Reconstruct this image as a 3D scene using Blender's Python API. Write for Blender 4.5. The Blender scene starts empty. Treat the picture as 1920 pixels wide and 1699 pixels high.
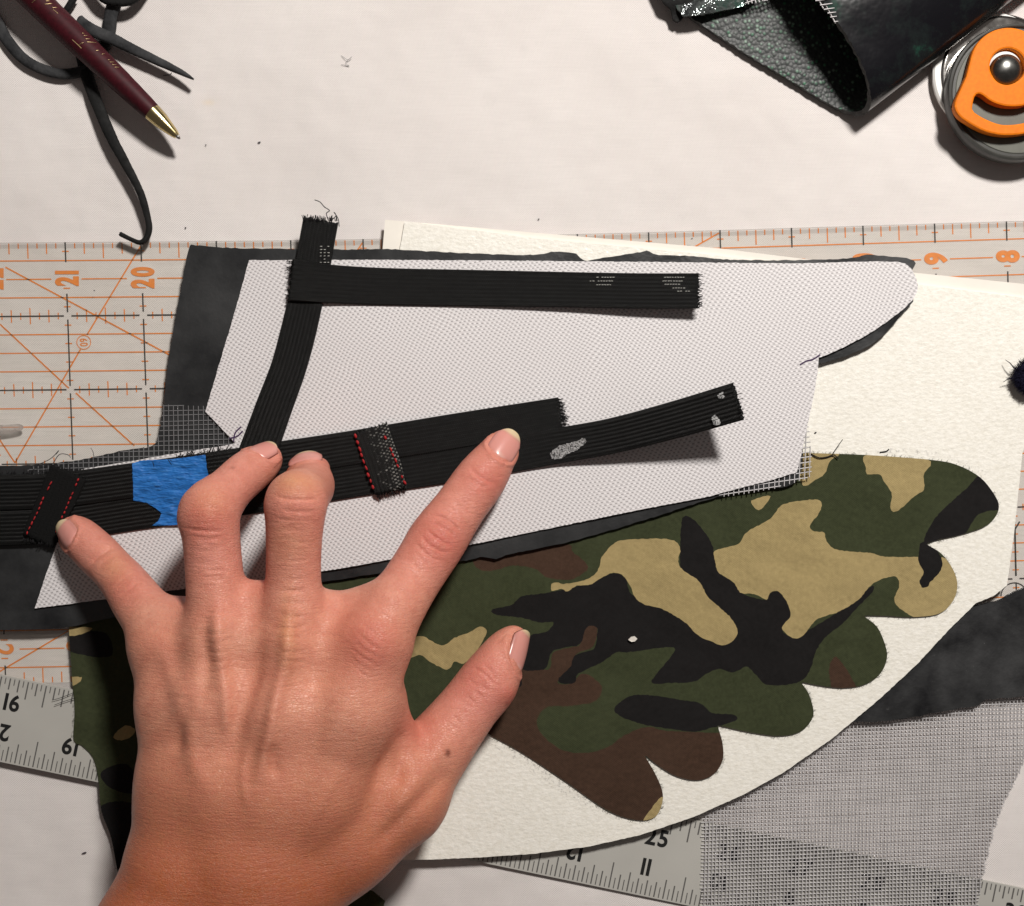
import bpy, bmesh, math, random
import numpy as np
from mathutils import Vector, Matrix
from mathutils.geometry import delaunay_2d_cdt
from mathutils.bvhtree import BVHTree

random.seed(7)
RNG = np.random.default_rng(11)
sc = bpy.context.scene
C = sc.collection

# ------------------------------------------------------------------ camera, light, exposure
S = 0.0254 / 136.0          # metres per photo pixel on the table
H = 0.40                    # camera height above the table
cam_d = bpy.data.cameras.new('camera')
cam_d.sensor_width = 36.0
cam_d.lens = 36.0 * H / (1920 * S)
cam_d.clip_start = 0.01
cam_d.clip_end = 20.0
cam_d.dof.use_dof = True
cam_d.dof.focus_distance = H - 0.012
cam_d.dof.aperture_fstop = 24.0
cam = bpy.data.objects.new('camera', cam_d)
cam.location = (0, 0, H)
C.objects.link(cam)
sc.camera = cam

world = bpy.data.worlds.new('World')
sc.world = world
world.use_nodes = True
bg = world.node_tree.nodes['Background']
bg.inputs[0].default_value = (1.0, 0.88, 0.82, 1)
bg.inputs[1].default_value = 0.085

def area_lamp(name, loc, aim, size, power, col):
    d = bpy.data.lights.new(name, 'AREA')
    d.shape = 'DISK'; d.size = size; d.energy = power; d.color = col
    o = bpy.data.objects.new(name, d)
    o.location = loc
    o.rotation_euler = (Vector(aim) - Vector(loc)).to_track_quat('-Z', 'Y').to_euler()
    C.objects.link(o)
    return o
area_lamp('desk_lamp', (0.25, 0.53, 0.70), (0.02, 0.0, 0), 0.12, 10.2, (1.0, 0.955, 0.905))

sc.view_settings.view_transform = 'Standard'
sc.view_settings.look = 'None'
sc.view_settings.exposure = 0.0
sc.view_settings.gamma = 1.0
sc.render.film_transparent = False
try:
    sc.cycles.use_denoising = True
    sc.cycles.max_bounces = 8
    sc.cycles.transparent_max_bounces = 24
    sc.cycles.caustics_reflective = False
    sc.cycles.caustics_refractive = False
except Exception:
    pass

# ------------------------------------------------------------------ helpers
def P(px, py, z):
    """photo pixel + height in metres -> point in the scene"""
    k = S * (H - z) / H
    return Vector(((px - 960) * k, (849.5 - py) * k, z))

MM = 0.001
def sstep(a, b, x):
    t = min(1, max(0, (x - a) / (b - a)))
    return t * t * (3 - 2 * t)

def tag(o, label=None, cat=None, group=None, kind=None):
    if label: o['label'] = label
    if cat: o['category'] = cat
    if group: o['group'] = group
    if kind: o['kind'] = kind
    return o

def thing(name, label, cat, loc=(0, 0, 0), group=None):
    o = bpy.data.objects.new(name, None)
    o.empty_display_size = 0.01
    o.location = loc
    C.objects.link(o)
    return tag(o, label, cat, group)

def link(name, me, mats, parent=None, smooth=True, recenter=True):
    if not isinstance(mats, (list, tuple)): mats = [mats]
    for m in mats: me.materials.append(m)
    if smooth:
        me.polygons.foreach_set('use_smooth', [True] * len(me.polygons))
    o = bpy.data.objects.new(name, me)
    C.objects.link(o)
    loc = Vector((0, 0, 0))
    if recenter and len(me.vertices):
        co = np.empty(len(me.vertices) * 3, np.float32)
        me.vertices.foreach_get('co', co)
        co = co.reshape(-1, 3)
        c = (co.min(0) + co.max(0)) / 2
        c[2] = co[:, 2].min()
        co -= c
        me.vertices.foreach_set('co', co.ravel())
        loc = Vector([float(v) for v in c])
    if parent is not None:
        o.parent = parent
        o.location = loc - world_loc(parent)
    else:
        o.location = loc
    me.update()
    return o

def world_loc(o):
    l = Vector(o.location)
    while o.parent is not None:
        o = o.parent
        l = l + Vector(o.location)
    return l

def mesh(verts, faces, name='mesh'):
    me = bpy.data.meshes.new(name)
    me.from_pydata([tuple(v) for v in verts], [], faces)
    me.validate(clean_customdata=False)
    return me

class MB:
    """collects simple shapes into one mesh"""
    def __init__(s): s.v = []; s.f = []
    def add(s, verts, faces):
        b = len(s.v)
        s.v += [tuple(v) for v in verts]
        s.f += [tuple(i + b for i in f) for f in faces]
    def quad_line(s, p0, p1, w, zf):
        """flat printed stroke between two photo pixels"""
        (x0, y0), (x1, y1) = p0, p1
        L = math.hypot(x1 - x0, y1 - y0) or 1
        n = max(1, int(L / 60))
        nx, ny = -(y1 - y0) / L * w / 2, (x1 - x0) / L * w / 2
        vs = []
        for i in range(n + 1):
            t = i / n
            x, y = x0 + (x1 - x0) * t, y0 + (y1 - y0) * t
            vs += [P(x + nx, y + ny, zf(x, y)), P(x - nx, y - ny, zf(x, y))]
        s.add(vs, [(2 * i, 2 * i + 2, 2 * i + 3, 2 * i + 1) for i in range(n)])
    def tube(s, pts, r, n=6, r1=None, cap=True):
        pts = [Vector(p) for p in pts]
        m = len(pts)
        vs = []
        up = Vector((0.013, 0.021, 1))
        for i, p in enumerate(pts):
            d = (pts[min(i + 1, m - 1)] - pts[max(i - 1, 0)])
            if d.length < 1e-12: d = Vector((1, 0, 0))
            d.normalize()
            a = d.cross(up)
            if a.length < 1e-4: a = d.cross(Vector((1, 0, 0)))
            a.normalize(); b = d.cross(a)
            rr = r if r1 is None else r + (r1 - r) * i / (m - 1)
            if isinstance(r, (list, tuple)): rr = r[i]
            for k in range(n):
                t = 2 * math.pi * k / n
                vs.append(p + a * (rr * math.cos(t)) + b * (rr * math.sin(t)))
        fs = []
        for i in range(m - 1):
            for k in range(n):
                k2 = (k + 1) % n
                fs.append((i * n + k, i * n + k2, (i + 1) * n + k2, (i + 1) * n + k))
        if cap:
            fs.append(tuple(range(n - 1, -1, -1)))
            fs.append(tuple((m - 1) * n + k for k in range(n)))
        s.add(vs, fs)
    def build(s, name, mats, parent=None, smooth=True, **kw):
        return link(name, mesh(s.v, s.f, name), mats, parent, smooth, **kw)

def cr(pts, step=8.0, closed=False):
    """Catmull-Rom through points of any dimension, resampled"""
    P0 = [np.array(p, float) for p in pts]
    n = len(P0)
    out = []
    rng = range(n if closed else n - 1)
    for i in rng:
        if closed:
            a, b, c, d = P0[(i - 1) % n], P0[i], P0[(i + 1) % n], P0[(i + 2) % n]
        else:
            b, c = P0[i], P0[i + 1]
            a = P0[i - 1] if i > 0 else 2 * b - c
            d = P0[i + 2] if i + 2 < n else 2 * c - b
        L = np.linalg.norm((c - b)[:2])
        k = max(1, int(round(L / step)))
        for j in range(k):
            t = j / k
            out.append(0.5 * ((2 * b) + (-a + c) * t + (2 * a - 5 * b + 4 * c - d) * t * t + (-a + 3 * b - 3 * c + d) * t ** 3))
    if not closed: out.append(P0[-1])
    return out

def poly_lin(pts, step=8.0, jitter=0.0):
    """closed straight-sided polygon, resampled; optional uneven cut"""
    out = []
    n = len(pts)
    for i in range(n):
        a, b = np.array(pts[i], float)[:2], np.array(pts[(i + 1) % n], float)[:2]
        L = np.linalg.norm(b - a)
        k = max(1, int(round(L / step)))
        nn = np.array([-(b - a)[1], (b - a)[0]]) / (L + 1e-9)
        for j in range(k):
            q = a + (b - a) * j / k
            if j > 0 and jitter: q = q + nn * random.uniform(-jitter, jitter)
            out.append(q)
    return out

def in_poly(pts, poly):
    """vectorised even-odd test"""
    pts = np.asarray(pts, float); poly = np.asarray(poly, float)[:, :2]
    x, y = pts[:, 0], pts[:, 1]
    res = np.zeros(len(pts), bool)
    x0, y0 = poly[:, 0], poly[:, 1]
    x1, y1 = np.roll(x0, -1), np.roll(y0, -1)
    for a, b, c, d in zip(x0, y0, x1, y1):
        if b == d: continue
        cond = ((b > y) != (d > y)) & (x < (c - a) * (y - b) / (d - b) + a)
        res ^= cond
    return res

def sheet_mesh(outline, zf, thick, step=24.0, holes=(), patches=(), flat_bottom=None):
    """sheet with real thickness from an outline in photo pixels. patches = [(poly, material index)]"""
    outline = [np.array(p, float)[:2] for p in outline]
    vs = []; es = []
    def addloop(lp):
        b = len(vs)
        for q in lp: vs.append(Vector((float(q[0]), float(q[1]))))
        for i in range(len(lp)): es.append((b + i, b + (i + 1) % len(lp)))
    addloop(outline)
    for h in holes: addloop([np.array(q, float)[:2] for q in h])
    for pl, _ in patches: addloop(pl)
    o = np.array(outline)
    if step:
        gx = np.arange(o[:, 0].min() + step / 2, o[:, 0].max(), step)
        gy = np.arange(o[:, 1].min() + step / 2, o[:, 1].max(), step)
        g = np.array([(x + random.uniform(-.2, .2) * step, y + random.uniform(-.2, .2) * step) for x in gx for y in gy])
        if len(g):
            g = g[in_poly(g, o)]
            for q in g: vs.append(Vector((float(q[0]), float(q[1]))))
    V, E, F, *_ = delaunay_2d_cdt(vs, es, [], 0, 1e-4)
    V = np.array([(v.x, v.y) for v in V])
    F = np.array([f for f in F if len(f) == 3])
    cen = V[F].mean(1)
    keep = in_poly(cen, o)
    for h in holes: keep &= ~in_poly(cen, h)
    F = F[keep]; cen = cen[keep]
    mi = np.zeros(len(F), int)
    for pl, m in patches: mi[in_poly(cen, pl)] = m
    a = V[F[:, 1]] - V[F[:, 0]]; b = V[F[:, 2]] - V[F[:, 0]]
    fl = (a[:, 0] * b[:, 1] - a[:, 1] * b[:, 0]) > 0      # y runs down in pixels
    F[fl] = F[fl][:, ::-1]
    n = len(V)
    top = [P(x, y, zf(x, y)) for x, y in V]
    bot = [Vector((p.x, p.y, (p.z - thick) if flat_bottom is None else flat_bottom)) for p in top]
    faces = [tuple(int(i) for i in f) for f in F]
    mats = list(mi)
    faces += [tuple(int(i) + n for i in f[::-1]) for f in F]
    mats += [0] * len(F)
    cnt = {}
    for f in F:
        for i in range(3):
            e = (int(f[i]), int(f[(i + 1) % 3]))
            cnt[e] = cnt.get(e, 0) + 1
    for (i, j) in list(cnt):
        if (j, i) not in cnt:
            faces.append((j, i, i + n, j + n)); mats.append(0)
    me = bpy.data.meshes.new('sheet')
    me.from_pydata([tuple(p) for p in top + bot], [], faces)
    me.polygons.foreach_set('material_index', mats)
    # crisp rim: smooth only the top and bottom skins
    return me, 2 * len(F)

def sheet(name, outline, zf, thick, mats, parent=None, **kw):
    if not callable(zf):
        z0 = zf; zf = lambda x, y: z0
    me, nf = sheet_mesh(outline, zf, thick, **kw)
    o = link(name, me, mats, parent, smooth=False)
    me.polygons.foreach_set('use_smooth', [i < nf for i in range(len(me.polygons))])
    for e in me.edges: pass
    # mark rim sharp
    bmx = bmesh.new(); bmx.from_mesh(me)
    for e in bmx.edges:
        if len(e.link_faces) == 2 and e.link_faces[0].normal.angle(e.link_faces[1].normal, 0) > 0.7: e.smooth = False
    bmx.to_mesh(me); bmx.free()
    return o

def ribbon(name, line, mats, thick, parent=None, ribs=0, rib_h=0.0, ncross=9, step=7.0, edge=0.25, tilt=None, jag=0.0):
    """strap along a centre line [(px,py,z metres of top,width px)], UV in millimetres"""
    L = cr(line, step)
    if ribs: ncross = ribs * 4 + 1
    ctr = [P(q[0], q[1], q[2]) for q in L]
    n = len(L)
    verts = []; faces = []; uvs = []
    u = 0.0
    rows = []
    for i in range(n):
        d = ctr[min(i + 1, n - 1)] - ctr[max(i - 1, 0)]
        d2 = Vector((d.x, d.y, 0))
        if d2.length < 1e-9: d2 = Vector((1, 0, 0))
        d2.normalize()
        side = Vector((-d2.y, d2.x, 0))
        if tilt:
            a = tilt(i / (n - 1)); side = side * math.cos(a) + Vector((0, 0, 1)) * math.sin(a)
        if i: u += (ctr[i] - ctr[i - 1]).length
        hw = L[i][3] * S * (H - L[i][2]) / H / 2
        nrm = Vector((0, 0, 1)) if not tilt else d2.cross(side) * -1
        if nrm.z < 0: nrm = -nrm
        row = []
        for k in range(ncross):
            t = k / (ncross - 1) * 2 - 1
            hgt = -thick * 0.5 * max(0, (abs(t) - 0.93) / 0.07) ** 2
            if ribs: hgt -= rib_h * (0.5 - 0.5 * math.cos(2 * math.pi * ribs * (t + 1) / 2)) * 1.0
            jx = random.uniform(-jag, jag) if (i in (0, n - 1) and jag) else 0
            row.append((ctr[i] + side * (hw * t) + nrm * hgt + d2 * jx, (u * 1000, hw * t * 1000)))
        rows.append((row, nrm))
    me_v = []; uv = []
    for row, nrm in rows:
        for p, q in row: me_v.append(p); uv.append(q)
    nt = len(me_v)
    for row, nrm in rows:
        for p, q in row: me_v.append(p - nrm * thick); uv.append(q)
    for i in range(n - 1):
        for k in range(ncross - 1):
            a, b, c, d = i * ncross + k, (i + 1) * ncross + k, (i + 1) * ncross + k + 1, i * ncross + k + 1
            faces.append((a, b, c, d)); faces.append((d + nt, c + nt, b + nt, a + nt))
        a, b = i * ncross, (i + 1) * ncross
        faces.append((a, a + nt, b + nt, b))
        a, b = i * ncross + ncross - 1, (i + 1) * ncross + ncross - 1
        faces.append((a, b, b + nt, a + nt))
    for k in range(ncross - 1):
        faces.append((k, k + 1, k + 1 + nt, k + nt))
        b = (n - 1) * ncross + k
        faces.append((b, b + nt, b + 1 + nt, b + 1))
    me = bpy.data.meshes.new(name)
    me.from_pydata([tuple(p) for p in me_v], [], faces)
    ul = me.uv_layers.new(name='UVMap')
    idx = np.empty(len(me.loops), np.int32); me.loops.foreach_get('vertex_index', idx)
    ul.data.foreach_set('uv', np.array(uv, np.float32)[idx].ravel())
    bmx = bmesh.new(); bmx.from_mesh(me)
    bmesh.ops.recalc_face_normals(bmx, faces=bmx.faces)
    bmx.to_mesh(me); bmx.free()
    o = link(name, me, mats, parent)
    return o

def text_strokes(txt):
    if len(txt) == 1: return glyph(txt)
    vs = []; fs = []; x = 0.0
    for ch in txt:
        v, f = glyph(ch)
        w = v[:, 0].max() - v[:, 0].min()
        if x: x += 0.14
        b = sum(len(q) for q in vs)
        v = v.copy(); v[:, 0] += x - v[:, 0].min()
        vs.append(v); fs += [tuple(i + b for i in q) for q in f]
        x += w
    v = np.concatenate(vs); v[:, 0] -= x / 2
    return v, fs

def glyph(txt):
    """built-in font as flat triangles centred on (0,0), cap height 1"""
    cu = bpy.data.curves.new('t', 'FONT')
    cu.body = txt; cu.align_x = 'CENTER'; cu.align_y = 'BOTTOM_BASELINE'; cu.size = 1.0
    cu.offset = text_strokes.bold
    o = bpy.data.objects.new('t', cu); C.objects.link(o)
    dg = bpy.context.evaluated_depsgraph_get()
    me = o.evaluated_get(dg).to_mesh()
    v = np.array([(q.co.x, q.co.y) for q in me.vertices]); f = [tuple(p.vertices) for p in me.polygons]
    o.evaluated_get(dg).to_mesh_clear()
    bpy.data.objects.remove(o); bpy.data.curves.remove(cu)
    h = v[:, 1].max() - v[:, 1].min()
    v[:, 1] -= (v[:, 1].max() + v[:, 1].min()) / 2
    v[:, 0] -= (v[:, 0].max() + v[:, 0].min()) / 2
    return v / h, f
text_strokes.bold = 0.02

def put_text(txt, cx, cy, hpx, rot, xs, zf, mats, parent, name='numeral', bold=0.02):
    """rot = counter-clockwise degrees in the picture"""
    text_strokes.bold = bold
    v, f = text_strokes(txt)
    a = math.radians(rot)
    vs = []
    for x, y in v:
        X, Y = x * xs * hpx, y * hpx
        px = cx + X * math.cos(a) - Y * math.sin(a)
        py = cy - (X * math.sin(a) + Y * math.cos(a))
        vs.append(P(px, py, zf(px, py)))
    return link(name, mesh(vs, f, name), mats, parent, smooth=False)

# ------------------------------------------------------------------ materials
def new_mat(name):
    m = bpy.data.materials.new(name); m.use_nodes = True
    nt = m.node_tree
    b = nt.nodes['Principled BSDF']
    return m, nt, b
class NT:
    def __init__(s, nt): s.nt = nt
    def n(s, t, **kw):
        q = s.nt.nodes.new(t)
        for k, v in kw.items():
            if k.startswith('i_'):
                key = k[2:]
                key = int(key) if key.isdigit() else key.replace('_', ' ')
                s.set(q.inputs[key], v)
            else: setattr(q, k, v)
        return q
    def set(s, inp, v):
        if isinstance(v, bpy.types.NodeSocket): s.nt.links.new(v, inp)
        else: inp.default_value = v
    def math(s, op, a, b=None, c=None):
        q = s.nt.nodes.new('ShaderNodeMath'); q.operation = op
        s.set(q.inputs[0], a)
        if b is not None: s.set(q.inputs[1], b)
        if c is not None: s.set(q.inputs[2], c)
        return q.outputs[0]
    def ramp(s, fac, stops):
        q = s.nt.nodes.new('ShaderNodeValToRGB')
        el = q.color_ramp.elements
        while len(el) < len(stops): el.new(0.5)
        for e, (p, c) in zip(el, stops):
            e.position = p; e.color = c if len(c) == 4 else (*c, 1)
        s.set(q.inputs[0], fac)
        return q.outputs[0]
    def mix(s, fac, a, b, mode='MIX'):
        q = s.nt.nodes.new('ShaderNodeMix'); q.data_type = 'RGBA'; q.blend_type = mode
        s.set(q.inputs[0], fac)
        for i, v in ((6, a), (7, b)):
            if not isinstance(v, bpy.types.NodeSocket) and len(v) == 3: v = (*v, 1)
            s.set(q.inputs[i], v)
        return q.outputs[2]
    def noise(s, vec, scale, detail=2.0, rough=0.5, out=0):
        q = s.nt.nodes.new('ShaderNodeTexNoise')
        s.set(q.inputs['Vector'], vec); q.inputs['Scale'].default_value = scale
        q.inputs['Detail'].default_value = detail; q.inputs['Roughness'].default_value = rough
        return q.outputs[out]
    def voronoi(s, vec, scale, feature='F1', out=0):
        q = s.nt.nodes.new('ShaderNodeTexVoronoi'); q.feature = feature
        s.set(q.inputs['Vector'], vec); q.inputs['Scale'].default_value = scale
        return q.outputs[out]
    def bump(s, h, strength, dist, nrm=None):
        q = s.nt.nodes.new('ShaderNodeBump')
        q.inputs['Strength'].default_value = strength; q.inputs['Distance'].default_value = dist
        s.set(q.inputs['Height'], h)
        if nrm is not None: s.set(q.inputs['Normal'], nrm)
        return q.outputs[0]
    def obj(s): return s.nt.nodes.new('ShaderNodeTexCoord').outputs['Object']
    def uv(s): return s.nt.nodes.new('ShaderNodeTexCoord').outputs['UV']
    def mapping(s, vec, rot=(0, 0, 0), scale=(1, 1, 1)):
        q = s.nt.nodes.new('ShaderNodeMapping')
        s.set(q.inputs[0], vec); q.inputs['Rotation'].default_value = rot; q.inputs['Scale'].default_value = scale
        return q.outputs[0]
    def xyz(s, vec):
        q = s.nt.nodes.new('ShaderNodeSeparateXYZ'); s.set(q.inputs[0], vec); return q.outputs

def rgb(r, g, b):
    f = lambda c: ((c / 255 + 0.055) / 1.055) ** 2.4 if c > 10 else c / 255 / 12.92
    return (f(r), f(g), f(b))

def simple(name, col, rough=0.6, spec=0.5, metal=0.0, nscale=None, namt=0.15, bscale=None, bstr=0.3, bdist=0.0003, coat=0.0):
    m, nt, b = new_mat(name); g = NT(nt)
    vec = g.obj()
    b.inputs['Roughness'].default_value = rough
    b.inputs['Specular IOR Level'].default_value = spec
    b.inputs['Metallic'].default_value = metal
    b.inputs['Coat Weight'].default_value = coat
    b.inputs['Coat Roughness'].default_value = 0.15
    if nscale:
        f = g.noise(vec, nscale, 4, 0.6)
        lo = tuple(c * (1 - namt) for c in col); hi = tuple(min(1, c * (1 + namt)) for c in col)
        c = g.ramp(f, [(0.3, lo), (0.7, hi)])
        nt.links.new(c, b.inputs['Base Color'])
    else:
        b.inputs['Base Color'].default_value = (*col, 1)
    if bscale:
        nt.links.new(g.bump(g.noise(vec, bscale, 3, 0.6), bstr, bdist), b.inputs['Normal'])
    return m

def mat_tablecloth():
    m, nt, b = new_mat('cotton_cloth'); g = NT(nt); v = g.obj()
    x, y, z = g.xyz(g.mapping(v, (0, 0, math.radians(2))))
    wx = g.math('SINE', g.math('MULTIPLY', x, 2 * math.pi / 0.00062))
    wy = g.math('SINE', g.math('MULTIPLY', y, 2 * math.pi / 0.00072))
    w = g.math('ADD', g.math('MULTIPLY', wx, wy), g.math('MULTIPLY', g.noise(v, 2600, 2), 1.4))
    big = g.noise(v, 14, 3, 0.55)
    slub = g.noise(g.mapping(v, (0, 0, 0), (90, 1500, 1)), 1.0, 2)
    c = g.ramp(big, [(0.3, (0.765, 0.715, 0.69)), (0.72, (0.86, 0.815, 0.79))])
    c = g.mix(g.math('MULTIPLY', slub, 0.36), c, (0.60, 0.56, 0.55))
    c = g.mix(g.math('MULTIPLY', g.math('MULTIPLY_ADD', g.math('MULTIPLY', wx, wy), 0.5, 0.5), 0.20), c, (0.55, 0.51, 0.49))
    # faint lint-grey soiling and one small yellow stain
    soil = g.ramp(g.noise(v, 55, 5, 0.7), [(0.62, (0, 0, 0)), (0.8, (1, 1, 1))])
    c = g.mix(g.math('MULTIPLY', soil, 0.16), c, (0.5, 0.47, 0.45))
    sp = P(391, 192, 0)
    d = g.n('ShaderNodeVectorMath', operation='DISTANCE', i_0=g.mapping(v, (0, 0, -0.35), (1, 1.9, 1)))
    mp = Matrix.Rotation(-0.35, 3, 'Z') @ Vector((sp.x, sp.y * 1.0, 0))
    vv = Vector((sp.x, sp.y * 1.9, 0)); vv = Matrix.Rotation(-0.35, 3, 'Z') @ vv
    d.inputs[1].default_value = vv
    dd = g.math('ADD', d.outputs['Value'], g.math('MULTIPLY', g.noise(v, 900, 2), 0.002))
    st = g.ramp(dd, [(0.0026, (1, 1, 1)), (0.0040, (0, 0, 0))])
    c = g.mix(g.math('MULTIPLY', st, 0.4), c, (0.75, 0.58, 0.33))
    nt.links.new(c, b.inputs['Base Color'])
    b.inputs['Roughness'].default_value = 0.9
    b.inputs['Specular IOR Level'].default_value = 0.15
    b.inputs['Sheen Weight'].default_value = 0.15
    n1 = g.bump(w, 0.55, 0.00016)
    n2 = g.bump(g.noise(v, 24, 3, 0.5), 0.6, 0.004, n1)
    nt.links.new(n2, b.inputs['Normal'])
    return m

def mat_weave():
    """coarse white basket-weave canvas"""
    m, nt, b = new_mat('white_weave'); g = NT(nt); v = g.obj()
    wob = g.noise(v, 60, 2, out=1)
    q = g.n('ShaderNodeVectorMath', operation='MULTIPLY_ADD', i_0=wob, i_1=(0.0036, 0.0036, 0), i_2=v).outputs[0]
    x, y, z = g.xyz(g.mapping(q, (0, 0, math.radians(-9))))
    # sheared as in the photo: warp leans a little
    x = g.math('ADD', x, g.math('MULTIPLY', y, 0.12))
    pa, pb = 4.55 * S, 5.1 * S
    sx = g.math('SINE', g.math('MULTIPLY', x, math.pi / pa))
    sy = g.math('SINE', g.math('MULTIPLY', y, math.pi / pb))
    s2 = g.math('MULTIPLY', sy, sy)
    chk = g.math('MULTIPLY', sx, sy)
    sxw = g.math('MAXIMUM', -1.0, g.math('MINIMUM', 1.0, g.math('MULTIPLY', sx, 1.9)))
    dash = g.math('MULTIPLY', sxw, g.math('MULTIPLY', g.math('MULTIPLY', s2, s2), sy))
    hgt = g.math('ADD', g.math('MULTIPLY', dash, 0.9), g.math('MULTIPLY', g.noise(v, 3000, 2), 0.3))
    fiber = g.noise(g.mapping(q, (0, 0, math.radians(-9)), (600, 4200, 1)), 1.0, 2)
    c = g.ramp(g.math('MULTIPLY_ADD', dash, 0.5, 0.5), [(0.06, (0.26, 0.25, 0.258)), (0.33, (0.54, 0.52, 0.525)), (0.5, (0.70, 0.675, 0.68)), (0.95, (0.88, 0.86, 0.86))])
    c = g.mix(g.math('MULTIPLY', fiber, 0.25), c, (0.48, 0.45, 0.47))
    tone = g.noise(v, 30, 3)
    c = g.mix(g.math('MULTIPLY', tone, 0.30), c, (0.54, 0.505, 0.50))
    nt.links.new(c, b.inputs['Base Color'])
    b.inputs['Roughness'].default_value = 0.5
    b.inputs['Specular IOR Level'].default_value = 0.4
    nt.links.new(g.bump(hgt, 0.4, 0.00018), b.inputs['Normal'])
    return m

def mat_fleece():
    m, nt, b = new_mat('cream_fleece'); g = NT(nt); v = g.obj()
    st = g.mapping(v, (0, 0, math.radians(-28)), (1, 1.9, 1))
    n1 = g.noise(v, 700, 4, 0.65)
    vo = g.voronoi(st, 520, 'SMOOTH_F1')
    hgt = g.math('ADD', n1, g.math('MULTIPLY', vo, -0.8))
    n2 = g.noise(st, 1700, 2)
    hgt = g.math('ADD', hgt, g.math('MULTIPLY', n2, 0.5))
    c = g.ramp(g.noise(v, 620, 4, 0.75), [(0.32, (0.76, 0.73, 0.65)), (0.55, (0.84, 0.815, 0.745)), (0.8, (0.90, 0.88, 0.82))])
    nt.links.new(c, b.inputs['Base Color'])
    gl = g.ramp(g.noise(st, 1300, 1), [(0.58, (0.62, 0.62, 0.62)), (0.66, (0.16, 0.16, 0.16))])
    nt.links.new(gl, b.inputs['Roughness'])
    b.inputs['Specular IOR Level'].default_value = 0.6
    nt.links.new(g.bump(hgt, 0.42, 0.00032), b.inputs['Normal'])
    return m

def mat_elastic(shine=0.35, specks=0.0, dotted=False):
    m, nt, b = new_mat('black_elastic'); g = NT(nt)
    uv = g.uv()
    x, y, z = g.xyz(uv)
    wv = g.math('SINE', g.math('MULTIPLY', x, 2 * math.pi / 0.62))
    wy = g.math('SINE', g.math('MULTIPLY', y, 2 * math.pi / 0.47))
    no = g.noise(uv, 3.0, 3)
    h = g.math('ADD', g.math('MULTIPLY', g.math('MULTIPLY', wv, wy), 0.6), g.math('MULTIPLY', no, 0.9))
    base = g.ramp(g.noise(uv, 1.3, 4, 0.65), [(0.3, (0.003, 0.003, 0.003)), (0.75, (0.008, 0.008, 0.0078))])
    knit = g.math('GREATER_THAN', g.math('MULTIPLY', wv, g.math('SINE', g.math('MULTIPLY', y, 2 * math.pi / 1.33))), 0.45)
    base = g.mix(g.math('MULTIPLY', knit, g.ramp(g.noise(uv, 0.35, 4, 0.7), [(0.35, (0.1, 0.1, 0.1)), (0.7, (1, 1, 1))])), base, (0.020, 0.020, 0.0195))
    if dotted:      # pale dots paint the glints along the ribs into the colour
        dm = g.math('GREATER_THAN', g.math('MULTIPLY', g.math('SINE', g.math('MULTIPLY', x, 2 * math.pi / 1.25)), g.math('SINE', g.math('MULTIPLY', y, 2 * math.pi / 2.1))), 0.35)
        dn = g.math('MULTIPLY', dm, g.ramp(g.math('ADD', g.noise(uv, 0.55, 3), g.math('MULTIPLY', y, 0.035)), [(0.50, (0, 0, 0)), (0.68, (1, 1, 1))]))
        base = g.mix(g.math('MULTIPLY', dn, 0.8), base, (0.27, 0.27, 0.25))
    if specks:
        sp = g.ramp(g.noise(uv, 2.1, 5, 0.75), [(0.69, (0, 0, 0)), (0.76, (1, 1, 1))])
        base = g.mix(g.math('MULTIPLY', sp, specks), base, (0.2, 0.2, 0.2))
    nt.links.new(base, b.inputs['Base Color'])
    b.inputs['Roughness'].default_value = 0.32
    b.inputs['Specular IOR Level'].default_value = shine
    nt.links.new(g.bump(h, 0.55, 0.00022), b.inputs['Normal'])
    return m

def mat_rubber(name, lo, hi, rough=0.5, spec=0.4, scale=45, dust=0.25, bump=0.5, bdist=0.0012):
    m, nt, b = new_mat(name); g = NT(nt); v = g.obj()
    f = g.noise(v, scale, 6, 0.65)
    c = g.ramp(f, [(0.3, lo), (0.72, hi)])
    du = g.ramp(g.noise(v, 750, 5, 0.75), [(0.66, (0, 0, 0)), (0.78, (1, 1, 1))])
    c = g.mix(g.math('MULTIPLY', du, dust), c, (0.32, 0.32, 0.31))
    nt.links.new(c, b.inputs['Base Color'])
    r = g.ramp(g.noise(v, scale * 1.7, 4), [(0.3, (rough - .12,) * 3), (0.7, (rough + .12,) * 3)])
    nt.links.new(r, b.inputs['Roughness'])
    b.inputs['Specular IOR Level'].default_value = spec
    n1 = g.bump(g.noise(v, 1400, 3), 0.25, 0.00015)
    nt.links.new(g.bump(g.noise(v, scale * 1.3, 4, 0.6), bump, bdist, n1), b.inputs['Normal'])
    return m

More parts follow.
